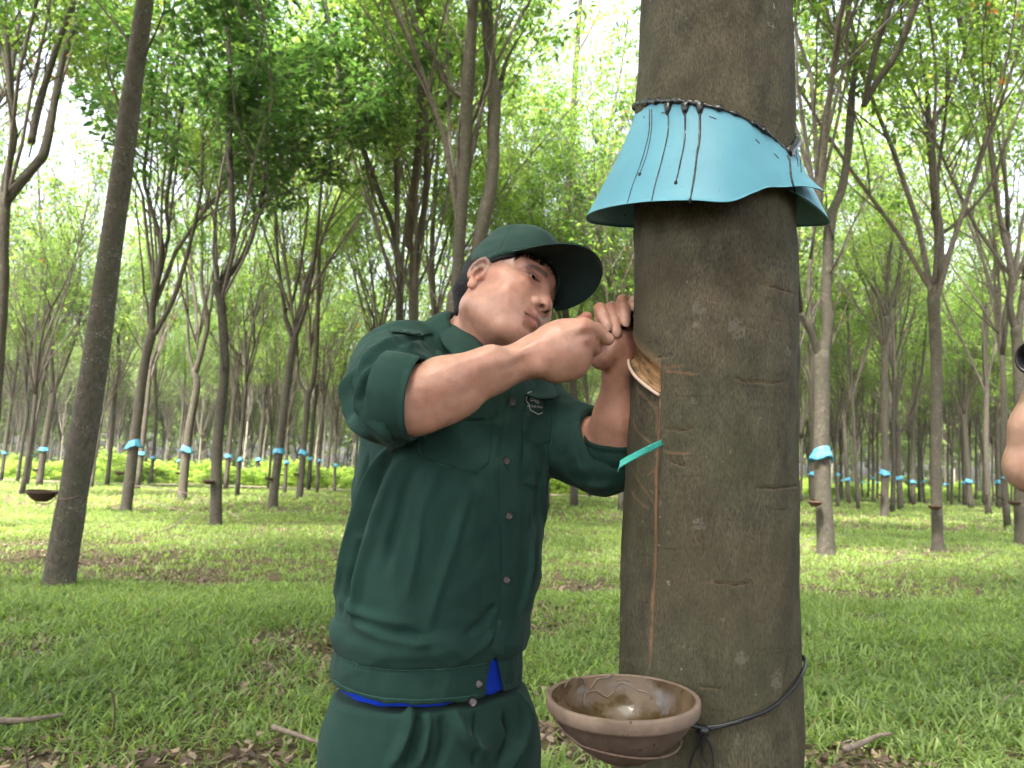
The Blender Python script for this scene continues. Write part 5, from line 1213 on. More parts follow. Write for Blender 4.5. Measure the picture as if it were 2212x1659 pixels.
H("dark straight trunk with no guard and a bowl on its left", [(466, 1137, 27), (467, 1069, 25), (470, 955, 23), (484, 821, 21), (484, 754, 20), (477, 653, 20), (469, 622, 24)], [[(470, 622, 20), (491, 586, 17), (511, 552, 14), (534, 470, 12), (551, 336, 11), (548, 202, 9), (538, 67, 7), (545, -20, 6)], [(480, 605, 12), (504, 538, 14), (501, 403, 15), (497, 302, 17), (504, 202, 13), (491, -10, 10)], [(551, 168, 6), (568, 90, 5), (588, 0, 5)], [(497, 310, 8), (493, 240, 12)]], None, (451, 1037, 24), True, (5, 1.0), 1)
H("slim tree with a blue guard half hidden behind the dark trunk", [(487, 1060, 11), (501, 905, 10), (517, 770, 10)], [[(517, 770, 7), (497, 737, 6), (497, 670, 5), (503, 560, 4)], [(517, 770, 7), (534, 737, 7), (548, 670, 6), (591, 612, 4)]], (491, 984, 17), None, False, (0, .85))
H("thin dark tree with a low fork and a small blue guard", [(553, 1048, 10), (568, 905, 9), (571, 854, 8)], [[(571, 854, 5), (558, 777, 4), (550, 700, 3)], [(571, 854, 6), (588, 804, 5), (585, 754, 5), (568, 690, 4)], [(563, 900, 5), (586, 850, 4), (605, 790, 3)]], (557, 993, 12), (546, 1019, 7), True, (1, .8))
H("stout Y-shaped tree with a wide blue guard, left of the man", [(591, 1099, 22), (591, 1069, 20), (605, 955, 18), (622, 821, 17), (635, 735, 17)], [[(635, 735, 12), (615, 686, 11), (611, 663, 10), (595, 552, 7), (588, 460, 6)], [(612, 668, 8), (628, 653, 7), (648, 535, 6), (656, 430, 5)], [(635, 735, 12), (662, 670, 10), (672, 636, 9), (692, 552, 8), (708, 420, 6)]], (601, 972, 27), (581, 1031, 17), False, (2, 1.0))
H("tree with a blue guard, nearer of the pair beside the man's back", [(646, 1079, 15), (648, 1060, 15), (658, 938, 14), (665, 854, 14)], [[(665, 854, 8), (645, 821, 7), (640, 770, 5)], [(665, 854, 12), (679, 821, 12), (689, 754, 11), (695, 703, 10), (702, 619, 9), (709, 535, 7), (732, 420, 6)]], (655, 978, 20), (640, 1023, 12), False, (3, .95))
H("tree with a smaller blue guard, farther of the pair beside the man's back", [(666, 1060, 10), (675, 922, 9), (684, 840, 8), (690, 760, 7)], [[(690, 760, 5), (680, 680, 4)], [(690, 760, 5), (705, 680, 4)]], (668, 989, 15), None, True, (4, .8))
H("thin bare double-stemmed tree nearest the man's elbow", [(704, 1053, 8), (716, 922, 7), (722, 821, 6), (726, 720, 5), (742, 560, 4)], [[(722, 821, 4), (712, 760, 3), (708, 700, 3)]], None, (698, 1018, 5), True, (5, .8))
H("thick pale tree behind the cap, splitting into two heavy limbs", [(958, 1158, 36), (968, 900, 34), (975, 720, 34), (984, 640, 36)], [[(986, 645, 27), (990, 569, 26), (1002, 406, 25), (1010, 300, 26), (1012, 205, 28), (1022, 100, 24), (1028, 41, 22), (1038, -60, 18)], [(1006, 214, 17), (980, 192, 15), (955, 155, 14), (925, 95, 13), (905, 55, 13), (876, -15, 11)], [(992, 650, 26), (1020, 590, 26), (1042, 487, 30), (1058, 420, 30), (1065, 366, 27), (1066, 300, 27), (1068, 215, 32), (1060, 150, 27), (1050, 0, 25), (1048, -60, 22)], [(1066, 205, 18), (1080, 185, 14), (1082, 176, 12)], [(1008, 290, 8), (1030, 245, 7), (1045, 200, 6)]], None, None, False, (0, 1.0))
H("forked tree left of the cap with two upright limbs", [(899, 1129, 24), (894, 800, 22), (894, 601, 21), (896, 548, 23)], [[(893, 550, 15), (884, 520, 16), (892, 470, 17), (906, 366, 18), (914, 280, 17), (918, 140, 15), (914, -10, 12)], [(898, 552, 13), (910, 500, 13), (924, 430, 12), (929, 264, 10), (925, 100, 8), (922, -10, 7)], [(929, 266, 8), (950, 240, 9), (975, 208, 8), (1000, 140, 6), (1012, 60, 5)]], None, None, False, (1, 1.0))
H("tree with one long limb reaching up to the left above the man's shoulder", [(868, 1121, 19), (863, 700, 17), (864, 601, 16), (853, 520, 15)], [[(853, 520, 13), (845, 480, 12), (823, 427, 12), (800, 360, 11), (778, 309, 12), (750, 230, 10), (738, 138, 10), (720, 60, 9), (708, -10, 8)], [(857, 525, 11), (858, 450, 12), (856, 337, 11), (852, 275, 6)]], None, None, True, (2, .95))
H("slim tree between the man's shoulder and the cap, with a long right-hand branch", [(941, 1102, 12), (938, 700, 11), (933, 560, 11), (938, 430, 10), (945, 340, 9)], [[(936, 600, 6), (955, 540, 6), (975, 470, 5), (985, 400, 4)], [(945, 340, 7), (955, 240, 6), (975, 150, 5)]], None, None, False, (3, .9))
H("upright tree between the cap and the big trunk, with a steep right-hand limb", [(1240, 1095, 18), (1240, 880, 16), (1232, 760, 16), (1218, 640, 16), (1217, 560, 15)], [[(1217, 560, 13), (1217, 520, 14), (1229, 366, 14), (1236, 200, 12), (1245, 41, 9), (1240, -20, 8)], [(1222, 600, 10), (1245, 524, 13), (1270, 440, 13), (1294, 394, 12), (1330, 300, 10), (1365, 210, 9), (1392, 114, 8)], [(1245, 120, 6), (1275, 60, 5), (1300, 0, 4)], [(1294, 394, 6), (1310, 300, 5), (1335, 180, 5), (1350, 60, 4)]], None, None, False, (4, 1.0))
H("thin tree seen through the gap under the far forearm", [(1275, 1074, 9), (1272, 900, 8), (1262, 780, 7), (1270, 650, 6)], [[(1270, 650, 4), (1290, 540, 4)]], None, None, False, (5, .8))
H("slender tree close against the man's belly", [(1184, 1102, 8), (1180, 900, 7), (1170, 700, 6), (1160, 500, 5)], [], None, None, True, (5, .8))
H("stout tree with a knobbly fork right of the big trunk, nearest guard behind it", [(1784, 1201, 42), (1783, 1150, 38), (1775, 1000, 34), (1776, 860, 34), (1775, 775, 36)], [[(1778, 780, 26), (1790, 700, 27), (1789, 640, 26), (1797, 560, 25), (1803, 492, 27), (1817, 437, 23), (1839, 394, 21), (1857, 310, 20), (1868, 222, 22)], [(1866, 230, 14), (1872, 182, 14), (1883, 109, 15), (1890, 73, 14), (1914, -10, 12)], [(1869, 225, 14), (1890, 182, 16), (1925, 128, 15), (1941, 73, 16), (1965, -10, 14)], [(1772, 775, 18), (1758, 742, 17), (1742, 712, 15), (1722, 680, 12)], [(1752, 725, 10), (1748, 640, 10), (1752, 560, 8)]], (1771, 981, 52), (1760, 1083, 30), False, (0, 1.0))
H("pale tree hidden behind the knobbly one, forking high beside the big trunk", [(1758, 1099, 13), (1756, 950, 14), (1754, 800, 15), (1756, 650, 17), (1768, 500, 18), (1770, 401, 18), (1766, 328, 17), (1773, 255, 17), (1768, 150, 20)], [[(1766, 150, 13), (1750, 110, 13), (1733, 40, 11), (1728, -20, 9)], [(1770, 150, 15), (1790, 120, 15), (1806, 80, 13), (1830, -10, 11)], [(1768, 160, 9), (1772, 100, 8), (1775, 40, 6)]], (1757, 1021, 17), (1756, 1077, 12), False, (1, 1.0))
H("upright tree with a blue guard, first behind the knobbly tree on the right", [(1910, 1118, 19), (1912, 1000, 16), (1910, 860, 17), (1912, 730, 15), (1914, 690, 16)], [[(1914, 690, 9), (1900, 645, 9), (1875, 605, 8), (1850, 560, 7), (1838, 490, 6)], [(1914, 690, 11), (1925, 655, 11), (1940, 600, 9), (1948, 520, 8)], [(1914, 690, 10), (1914, 600, 9), (1920, 480, 8)]], (1906, 1021, 23), (1903, 1068, 13), False, (2, .95))
H("reddish low-forked tree with a blue guard on the right", [(1945, 1100, 14), (1941, 1000, 12), (1939, 937, 13)], [[(1938, 937, 10), (1938, 800, 9), (1933, 720, 9), (1925, 600, 7)], [(1940, 940, 8), (1965, 900, 8), (1980, 820, 6), (1986, 700, 5)]], (1940, 1031, 16), (1940, 1067, 8), False, (3, .9))
H("slim tree with a small blue guard between the reddish tree and the pale mottled trunk", [(1973, 1091, 10), (1972, 900, 9), (1976, 760, 8)], [[(1976, 760, 6), (1990, 640, 5)], [(1976, 780, 5), (1962, 700, 4)]], (1971, 1040, 12), None, False, (4, .8))
H("thin bare tree just left of the pale mottled trunk", [(1986, 1084, 7), (1985, 900, 6), (1992, 720, 5)], [], None, None, True, (5, .8))
H("slim tree with a small blue guard right of the knobbly tree", [(1833, 1088, 10), (1826, 960, 9), (1820, 850, 8)], [[(1820, 850, 5), (1835, 760, 4), (1845, 660, 3)], [(1820, 850, 5), (1806, 780, 4), (1800, 680, 3)]], (1831, 1034, 13), None, False, (0, .8))
H("slim bare tree right of the knobbly tree", [(1854, 1101, 9), (1846, 950, 8), (1838, 800, 7), (1829, 650, 6)], [], None, (1849, 1069, 5), False, (1, .8))
H("pale mottled trunk with lichen and a bowl, standing in the open grass on the right", [(2026, 1191, 29), (2025, 1150, 26), (2022, 1000, 24), (2023, 800, 25), (2017, 645, 30), (2026, 605, 24), (2029, 510, 22), (2022, 460, 22)], [[(2021, 462, 19), (2014, 328, 19), (2011, 292, 17), (2007, 190, 10)], [(2014, 300, 11), (2021, 255, 12), (2051, 211, 11), (2083, 128, 9), (2112, 30, 8), (2118, -20, 7)], [(2024, 470, 10), (2035, 440, 9), (2047, 365, 9), (2076, 237, 8), (2108, 60, 6)], [(2030, 505, 9), (2055, 490, 9), (2085, 462, 8), (2131, 401, 8), (2167, 292, 7), (2215, 175, 6)], [(2050, 211, 7), (2040, 130, 6), (2030, 20, 5)]], None, (2019, 1092, 28), False, (2, 1.0), 1)
H("forked pale tree with a guard, right of the mottled trunk", [(2098, 1099, 13), (2090, 1000, 12), (2084, 900, 11)], [[(2084, 900, 6), (2070, 800, 5), (2066, 700, 4)], [(2084, 900, 6), (2092, 800, 5), (2100, 700, 4)]], (2091, 1038, 17), None, False, (3, .9))
H("slim tree beside the forked pale one right of the mottled trunk", [(2084, 1091, 10), (2080, 960, 9), (2072, 820, 8)], [], (2082, 1043, 12), None, False, (4, .8))
H("knotty unguarded trunk with a bowl near the photographer's elbow", [(2135, 1114, 14), (2130, 960, 12), (2131, 850, 12), (2128, 740, 12), (2140, 620, 12), (2158, 540, 13), (2149, 474, 14), (2145, 400, 16)], [[(2143, 400, 9), (2131, 365, 9), (2100, 300, 8), (2076, 255, 7)], [(2147, 400, 11), (2157, 365, 11), (2164, 310, 11), (2156, 230, 8)]], None, (2131, 1068, 11), False, (5, .9))
H("tree with a blue guard directly left of the photographer's elbow", [(2158, 1099, 13), (2155, 980, 11), (2150, 860, 11)], [[(2150, 860, 6), (2140, 760, 5)], [(2150, 860, 6), (2165, 780, 5), (2180, 690, 4)]], (2156, 1042, 17), (2150, 1068, 9), False, (0, .9))
H("thick forked tree half hidden behind the photographer's arm", [(2206, 1178, 30), (2203, 1100, 27), (2202, 850, 25), (2197, 740, 26), (2195, 716, 28)], [[(2194, 718, 17), (2182, 660, 16), (2186, 600, 14), (2178, 500, 12)], [(2198, 718, 18), (2212, 680, 17), (2232, 600, 15)]], None, (2192, 1083, 26), False, (1, 1.0))
hero_xy = []; hero_px = [h_[1][0][0] for h_ in HT]
for hi, (label, pts, limbs, gd, bw, dark, (ci, cs_), low) in enumerate(HT):
    g = G(pts[0][0], pts[0][1]); Y = g[1]; hero_xy.append((g[0], Y))
    root = empty("rubber_tree", (g[0], Y, 0), label, "tree", "rubber trees in rows")
    parts = []; r = np.random.default_rng(hi+500)
    def poly(ps, sway):
        P = np.array([W(x, y, Y) for x, y, w in ps]); rr2 = np.array([wpx(w, Y)*math.cos(math.atan((x-1106)/FPX)) for x, y, w in ps]); n = 5
        Pc = crom(P, n); rc = np.interp(np.linspace(0, len(ps)-1, len(Pc)), np.arange(len(ps)), rr2)
        d = np.linspace(0, 1, len(Pc)); Pc[:, 1] += sway*d**1.3*np.linalg.norm(P[-1]-P[0])
        rc = rc*(1+.07*vnoise(Pc*np.array([1, 1, 3])+hi*7, 81)); return Pc, rc
    Pc, rc = poly(pts, 0.0)
    if hi in (0,) or pts[0][2] > 18:
        Pc = np.vstack([Pc[0]-[0, 0, .15], Pc]); rc = np.concatenate([[rc[0]*1.25], rc]); rc[1] *= 1.08
    else: Pc[0, 2] -= .1
    ns = 20 if pts[0][2] > 20 else 12
    e_ = (Pc[-1]-Pc[-2]); e_ = e_/np.linalg.norm(e_)*rc[-1]
    Pq = np.vstack([Pc, Pc[-1]+e_*.6, Pc[-1]+e_*1.1, Pc[-1]+e_*1.4]); rq = np.concatenate([rc, rc[-1]*np.array([.88, .6, .2])]) if limbs else None
    parts.append(tube(Pq, rq, ns) if limbs else tube(Pc, rc, ns)); top = Pc[-1]; ends = [(Pc[-1], Pc[-1]-Pc[-2], rc[-1])] if not limbs else []
    for ln in limbs:
        sw = r.uniform(-.25, .25); Pl_, rl_ = poly(ln, sw); parts.append(tube(Pl_, np.maximum(rl_, .006), 10)); ends.append((Pl_[-1], Pl_[-1]-Pl_[-2], rl_[-1]))
    # thin shoots off the limbs
    for ln in list(limbs)+[pts]:
        if len(ln) > 3:
            Pl_, rl_ = poly(ln, 0)
            for k in range(3):
                i_ = r.integers(len(Pl_)//3, len(Pl_)); p = Pl_[i_]
                if p[2] < 3.2: continue
                a = r.uniform(0, 6.28); d = np.array([math.cos(a)*.5, math.sin(a)*.5, r.uniform(.5, 1)]); q = [p]
                for _ in range(4): d = d+r.normal(0, .12, 3); q.append(q[-1]+d*r.uniform(.25, .5))
                parts.append(tube(np.array(q), np.linspace(min(.02, rl_[i_]*.5), .005, 5), 5))
    for e, d, rd in ends:     # limbs carry on up into the crown
        if e[2] < 11:
            d = d/np.linalg.norm(d); d = d*.6+[0, 0, .5]; q = [e]
            for _ in range(6): d = d+r.normal(0, .10, 3); q.append(q[-1]+d*(11.5-e[2])/6*.8)
            parts.append(tube(np.array(q), np.linspace(rd, .012, 7), 7))
    V, F = join(parts); V = V+0.0
    mesh_np("trunk", V, F, M_barkd if dark else M_barkg, root)
    fz = 5.0 if low else (7.4 if Y < 9 else 6.2 if Y < 40 else 5.4)+r.uniform(-.4, .6)
    hx, hy = np.interp(fz, Pc[:, 2], Pc[:, 0]) if Pc[-1, 2] > fz else Pc[-1, 0], Y
    cr_ = add_crown(root, ci % 3, (hx, hy, fz), r.uniform(0, 6.28), cs_*r.uniform(1.15, 1.3), .95)
    if label.startswith("dark straight"):
        dk = crown_obj("crown", *crown_mesh("crown", 777, [((0, 0, 0), (math.cos(a)*.42, math.sin(a)*.30, 1), 6.5, .03) for a in (0, 1.2, 2.5, 3.6, 5.0)], 1.6, .17, 6), root, mats=[M_leafd, M_twig]); dk.location = cr_.location; dk.scale = (1.25, 1.25, 1.0); bpy.data.objects.remove(cr_, do_unlink=True)
    if gd:
        p = W(gd[0], gd[1], Y); tw = np.interp(-gd[1], [-q[1] for q in pts], [q[2] for q in pts]) if len(pts) > 1 else pts[0][2]
        cx = np.interp(p[2], Pc[:, 2], Pc[:, 0]); rd = float(np.interp(p[2], Pc[:, 2], rc))
        add_guard((cx, Y, p[2]), rd, hi % 4, r.uniform(-.6, .6)+hi, " ".join(("blue rain guard on the "+label.split(",")[0].split(" with ")[0]).split()[:16]), "blue rain guards on the trunks")
    if bw:
        p = W(bw[0], bw[1], Y); rb = wpx(bw[2], Y); cx = np.interp(p[2], Pc[:, 2], Pc[:, 0]); rd = float(np.interp(p[2], Pc[:, 2], rc)); dy = max(.02, math.sqrt(max(0, (rd+rb*.95)**2-(p[0]-cx)**2))); p = W(bw[0], bw[1], Y-dy); add_bowl((p[0], Y-dy, p[2]), rb/.105, "dark clay bowl hung on the "+label.split(",")[0].split(" with ")[0], "clay bowls hung on the trunks")
wl = empty("wire_holder", W(150, 1075, G(126, 1266)[1]), "thin wire holding the small bowl on the large leaning left trunk", "wire holder")
_Y = G(126, 1266)[1]; parts = [tube(crom(np.array([W(66, 1066, _Y), W(80, 1086, _Y-.03), W(104, 1088, _Y-.05), W(118, 1078, _Y-.1), W(140, 1078, _Y-.175), W(162, 1074, _Y-.16), W(176, 1066, _Y-.02)]), 5), .005, 5), tube(np.array([W(118, 1079, _Y-.1), W(124, 1052, _Y-.12), W(120, 1045, _Y-.1)]), .005, 5)]
V, F = join(parts); mesh_np("wire", V, F, M_wire, wl)
# ------- generic trees filling the rows beyond
def trunk_variant(seed):
    r = np.random.default_rng(seed); hgt = r.uniform(3.4, 6.2); P = [np.zeros(3)]; lean = r.normal(0, .03, 2)+[.03, 0]
    P = np.array([[lean[0]*z+.03*math.sin(z*1.1+seed), lean[1]*z+.03*math.cos(z*.9+seed*2), z] for z in np.linspace(-.1, hgt, 8)]); u_ = P[-1]-P[-2]; u_ = u_/np.linalg.norm(u_); parts = [tube(np.vstack([P, P[-1]+u_*.06, P[-1]+u_*.12, P[-1]+u_*.17]), np.concatenate([np.linspace(.112, .080, 8), [.074, .055, .02]]), 9)]
    for k in range(r.integers(2, 4)):
        a = r.uniform(0, 6.28); d = np.array([math.cos(a)*.13, math.sin(a)*.13, 1]); q = [P[-1]]; L_ = r.uniform(4, 7)
        for _ in range(6): d = d+r.normal(0, .09, 3); q.append(q[-1]+d/np.linalg.norm(d)*L_/6)
        parts.append(tube(np.array(q), np.linspace(.060, .018, 7), 7))
        for j in range(2):
            i_ = r.integers(1, 5); d2 = d*.6+r.normal(0, .5, 3); q2 = [q[i_]]
            for _ in range(4): q2.append(q2[-1]+(d2+[0, 0, .4])*.45)
            parts.append(tube(np.array(q2), np.linspace(.03, .008, 5), 5))
    return join(parts), P[-1]
TV = [trunk_variant(900+s) for s in range(6)]; tsrc = {}
def generic(x, y, k, rz, sc, dark, label, group):
    root = empty("rubber_tree", (x, y, 0), label, "tree", group)
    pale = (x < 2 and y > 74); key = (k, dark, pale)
    if key not in tsrc:
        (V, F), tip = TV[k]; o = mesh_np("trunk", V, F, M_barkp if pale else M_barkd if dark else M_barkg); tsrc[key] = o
    else: o = tsrc[key].copy(); C.objects.link(o)
    o.parent = root; o.rotation_euler = (0, 0, 0 if rz < 9 else 0); root.rotation_euler = (0, 0, 0); o.rotation_euler = (0, 0, (rz % 1.2)-.6); o.scale = (sc, sc, sc)
    tip = TV[k][1]; c = add_crown(root, (0 if y < -3 else 3)+(k*7+int(rz*10)) % 3, (x+tip[0]*sc, y, tip[2]*sc*1.02), rz, sc*1.15, 1.0, y > 74); return root, o
rf = np.random.default_rng(77); cand = []
# rows run obliquely away from the camera
ua = np.array([math.sin(R(9)), math.cos(R(9))]); ub = np.array([math.cos(R(9)), -math.sin(R(9))])
for a in np.arange(-60, 140, 2.9):
    for b_ in np.arange(-120, 120, 6.0):
        p = ua*a+ub*b_+rf.normal(0, .22, 2); x, y = p
        if y < 9 or y > 128: continue
        px, py = proj(np.array([x, y, 0.0]))
        if px < -160 or px > 2370: continue
        left = x < 2+.0*y
        if y < (23 if left else 24): continue
        if left and (52 < y < 84 or y < 30): continue
        if not left and 82 < y < 102: continue
        if y < 56 and min(abs(px-hp) for hp in hero_px) < (9 if y > 30 else 16): continue
        if 30 < y < 52 and rf.random() < .25: continue
        if any((x-hx)**2+(y-hy)**2 < 2.2**2 for hx, hy in hero_xy): continue
        if y > 85 and rf.random() < .25: continue
        cand.append((y, x, px, py))
cand.sort(); cand = cand[:232]; print("generic trees", len(cand), cand[-1][0])
for i, (y, x, px, py) in enumerate(cand):
    left = x < 2
    far = y > 74
    lab = ("slim background tree between the guarded trees on the left, before the clearing" if left else "slim background tree between the nearer trees on the right") if y < 50 else ("slender pale tree in the dense far wood beyond the bright bushes" if left else "slender tree in the far rows beyond the grass on the right") if far else ("slender tree standing just before the clearing on the left" if left else "slim tree in the middle rows between the near trees on the right")
    grp = ("background trees before the clearing" if left else "background trees on the right") if y < 50 else ("trees of the far wood, left" if left else "far row trees, right") if far else ("clearing edge trees" if left else "middle row trees")
    sc = rf.uniform(.9, 1.1)*(1.0 if not far else 1.15); root, o = generic(x, y, int(rf.integers(6)), rf.uniform(0, 6.28), sc, rf.random() < (.12 if left else .3), lab, grp)
    if (rf.random() < (.65 if not far else .36)) and y < 108:
        z = rf.uniform(1.65, 1.9); add_guard((x+.03*z, y, z), .105*sc, int(rf.integers(4)), rf.uniform(0, 6.28), "tiny blue rain guard on a distant slender trunk", "distant blue rain guards")
        if y < 60: add_bowl((x-.2, y-.05, rf.uniform(.95, 1.1)), .9, "tiny dark bowl on a distant slender trunk", "distant bowls")
for k in range(4):
    if not used_g[k]: bpy.data.objects.remove(GS[k])
# ------- the big tree's crown, then unseen trees added round the camera to shade the spot
add_crown(tree, 2, (.60, 1.35, 5.2), 1.0, .85, .9)
for q, (x, y) in enumerate(((-4.4, 1.4), (4.2, 1.9), (-5.0, -1.4), (3.6, -2.6), (6.2, -2.4), (-7.4, 4.2), (7.0, 4.6), (3.4, -7.4), (7.6, .4), (4.0, -6.6), (-8.6, .4), (-5.4, -9.0), (2.4, -10.2), (8.4, -6.0), (-10.4, -4.0), (11.0, -1.8), (-9.6, -9.6), (7.0, -11.0), (-2.0, -14.0), (3.0, -14.5), (-7.5, -14.0), (10.5, 3.6), (-12.5, 2.2), (12.5, -8.0), (-13.0, -9.0), (0.5, -18.0), (-5.0, -19.0), (6.0, -19.0))):
    generic(x, y, q % 6, 1.0+q*1.7, 1.15, q % 3 == 0, "tall plantation tree out of view, added around the camera to shade the foreground", "unseen shading trees around the camera")
for px_, Y_, s_ in ((-190, 17.0, 1.15), (-240, 27.0, 1.1), (2420, 20.0, 1.1)):
    q_ = W(px_, 1000, Y_); generic(q_[0], Y_, 1, 2.0+Y_, s_, False, "tall plantation tree just outside the photo's frame whose crown hangs into it", "trees beside the frame")
# ------- the wood beyond reads as one mass
def far_wood():
    r = np.random.default_rng(4242); parts = []; lp = []; ld = []
    for i in range(620):
        Y = r.uniform(104, 170); x = r.uniform(-1, 1)*(Y*.74+4); h = r.uniform(3, 5)
        P = np.array([[x+.04*z, Y, z] for z in (-.1, h*.5, h)]); parts.append(tube(P, [.12, .10, .08], 5))
        for k in range(3):
            a = r.uniform(0, 6.28); q = [P[-1]]; d = np.array([math.cos(a)*.35, math.sin(a)*.35, 1])
            for _ in range(3): q.append(q[-1]+d*r.uniform(1.5, 2.3)); d = d+r.normal(0, .12, 3)
            parts.append(tube(np.array(q), [.07, .05, .03, .015], 4))
        n = 85; pp = r.normal(0, 1, (n, 3))*[1.8, 1.8, 2.9]+[x, Y, h+8.0]; lp.append(pp); ld.append(np.tile([0, 0, 1.0], (n, 1)))
        if r.random() < .35: pp = r.normal(0, 1, (26, 3))*[1.8, 1.6, 1.0]+[x, Y+r.uniform(-2, 2), 1.4]; lp.append(pp); ld.append(np.tile([0, 0, 1.0], (26, 1)))
    V, F = join(parts); Vl, t, q = leaves_at(np.concatenate(lp), np.concatenate(ld), r, .55, 4)
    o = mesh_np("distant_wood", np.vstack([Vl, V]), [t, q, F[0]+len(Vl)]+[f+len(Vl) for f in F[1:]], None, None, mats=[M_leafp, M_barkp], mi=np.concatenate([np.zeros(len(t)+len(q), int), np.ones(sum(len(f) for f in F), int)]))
    tag(o, "far-off plantation wood closing the horizon behind all the rows", "wood", kind="stuff")
far_wood()
# ------- bright bushes at the clearing
def bush_mesh(seed, w=1.6, h=1.5, n=420):
    r = np.random.default_rng(seed); P = r.normal(0, 1, (n, 3)); P /= np.linalg.norm(P, axis=1)[:, None]; P *= r.uniform(.45, 1, (n, 1))**.6; P[:, 2] = np.abs(P[:, 2])
    P = P*np.array([w, w*.8, h])*(1+.28*vnoise(P*2.3+seed, seed))[:, None]; D = P/np.linalg.norm(P, axis=1)[:, None]
    V, t, q = leaves_at(P, D, r, .21, 3, .2); return V, [t, q]
BM = []
for s in range(4): V, F = bush_mesh(s+5); o = mesh_np("bush", V, F, M_bush); BM.append([o, False])
nb_ = 0
for i in range(104):
    if i < 80: px = rf.uniform(-60, 1260); Y = rf.uniform(55.5, 78); 
    else: px = rf.uniform(1690, 2290); Y = rf.uniform(83, 99)
    x = W(px, 1020, Y)[0]; k = int(rf.integers(4)); o = BM[k][0]
    if BM[k][1]: o = o.copy(); C.objects.link(o)
    BM[k][1] = True; s_ = rf.uniform(.7, 1.45); o.location = (x, Y, -.05); o.scale = (s_*1.25, s_, s_*rf.uniform(.7, 1.25)); o.rotation_euler = (0, 0, rf.uniform(0, 6.28))
    tag(o, "bright yellow-green bush in the clearing beyond the left-hand trees" if i < 80 else "bright yellow-green bush beyond the far right-hand rows", "bush", "bushes in the sunlit clearing" if i < 80 else "bushes beyond the right-hand rows")
# ================================================================ GROUND
def gz(x, y): return .035*vnoise(np.stack([x*.45, y*.45, x*0], -1), 91)+.012*vnoise(np.stack([x*2, y*2, x*0], -1), 92)
M_ground, N, L, b = mat("soil_and_moss", (.05, .05, .03), .95, .1)
co = coords(N, L, (1, 1, 1)); n1 = nd(N, "ShaderNodeTexNoise", Scale=14.0, Detail=6.0, Roughness=.65); L.new(co, n1.inputs[0]); n2 = nd(N, "ShaderNodeTexNoise", Scale=.55, Detail=4.0); L.new(co, n2.inputs[0])
r = ramp(N, [(.30, (.045, .032, .020)), (.50, (.10, .075, .045)), (.72, (.17, .13, .085))]); L.new(n1.outputs[0], r.inputs[0])
r2 = ramp(N, [(.30, (.045, .075, .018)), (.70, (.09, .14, .03))]); L.new(n1.outputs[0], r2.inputs[0])
r3 = ramp(N, [(.52, (0, 0, 0)), (.72, (.8, .8, .8))]); L.new(n2.outputs[0], r3.inputs[0])
L.new(mixc(N, L, r.outputs[0], r2.outputs[0], r3.outputs[0]), b.inputs["Base Color"]); bump(N, L, n1.outputs[0], b, .8, .03)
ys = np.concatenate([np.linspace(-40, 1.2, 30), np.arange(1.5, 14, .12), np.arange(14, 60, .8), np.linspace(60, 800, 60)]); xs = np.concatenate([np.linspace(-600, -31, 30), np.arange(-30, -8, .8), np.arange(-8, 10, .12), np.arange(10, 34, .8), np.linspace(35, 600, 30)])
X, Yg = np.meshgrid(xs, ys, indexing='ij'); V = np.stack([X, Yg, gz(X, Yg)], -1).reshape(-1, 3); n_, m_ = len(xs), len(ys)
i, j = np.meshgrid(np.arange(n_-1), np.arange(m_-1), indexing='ij'); i = i.ravel(); j = j.ravel(); f = np.stack([i*m_+j, (i+1)*m_+j, (i+1)*m_+j+1, i*m_+j+1], 1)
tag(mesh_np("ground", V, f, M_ground), kind="structure")
M_track = simple("bare_reddish_soil", (.42, .30, .23), .95, 3, .25, .4, .02)
xs2 = np.linspace(-70, 14, 120); yc = 52.6+.6*np.sin(xs2*.15); V = np.concatenate([np.stack([xs2, yc-1.1+.3*vnoise(np.stack([xs2, xs2*0, xs2*0], 1), 3), gz(xs2, yc)+.075], 1), np.stack([xs2, yc+1.6, gz(xs2, yc)+.08], 1)]); k = np.arange(119)
tag(mesh_np("dirt_track", V, np.stack([k, k+1, k+121, k+120], 1), M_track), kind="structure")
# grass
M_grass = bpy.data.materials.new("grass"); M_grass.use_nodes = True; N = M_grass.node_tree.nodes; L = M_grass.node_tree.links; b = N["Principled BSDF"]
geo = N.new("ShaderNodeNewGeometry"); r = ramp(N, [(.0, (.110, .160, .052)), (.55, (.195, .270, .090)), (.93, (.30, .38, .15)), (.975, (.20, .16, .07))]); L.new(geo.outputs["Random Per Island"], r.inputs[0])
co = coords(N, L, (.35, .35, .35)); n = nd(N, "ShaderNodeTexNoise", Scale=1.0, Detail=4.0); L.new(co, n.inputs[0]); r2 = ramp(N, [(.35, (.78, .80, .75)), (.65, (1.22, 1.18, 1.1))]); L.new(n.outputs[0], r2.inputs[0])
cg = mixc(N, L, r.outputs[0], r2.outputs[0], 1., 'MULTIPLY'); L.new(cg, b.inputs["Base Color"]); b.inputs["Roughness"].default_value = .5; b.inputs["Specular IOR Level"].default_value = .3
t = N.new("ShaderNodeBsdfTranslucent"); L.new(mixc(N, L, cg, (2.0, 2.2, 1.1), 1., 'MULTIPLY'), t.inputs[0]); mx = N.new("ShaderNodeMixShader"); mx.inputs[0].default_value = .4; L.new(b.outputs[0], mx.inputs[1]); L.new(t.outputs[0], mx.inputs[2]); L.new(mx.outputs[0], N["Material Output"].inputs[0])
rg = np.random.default_rng(5)
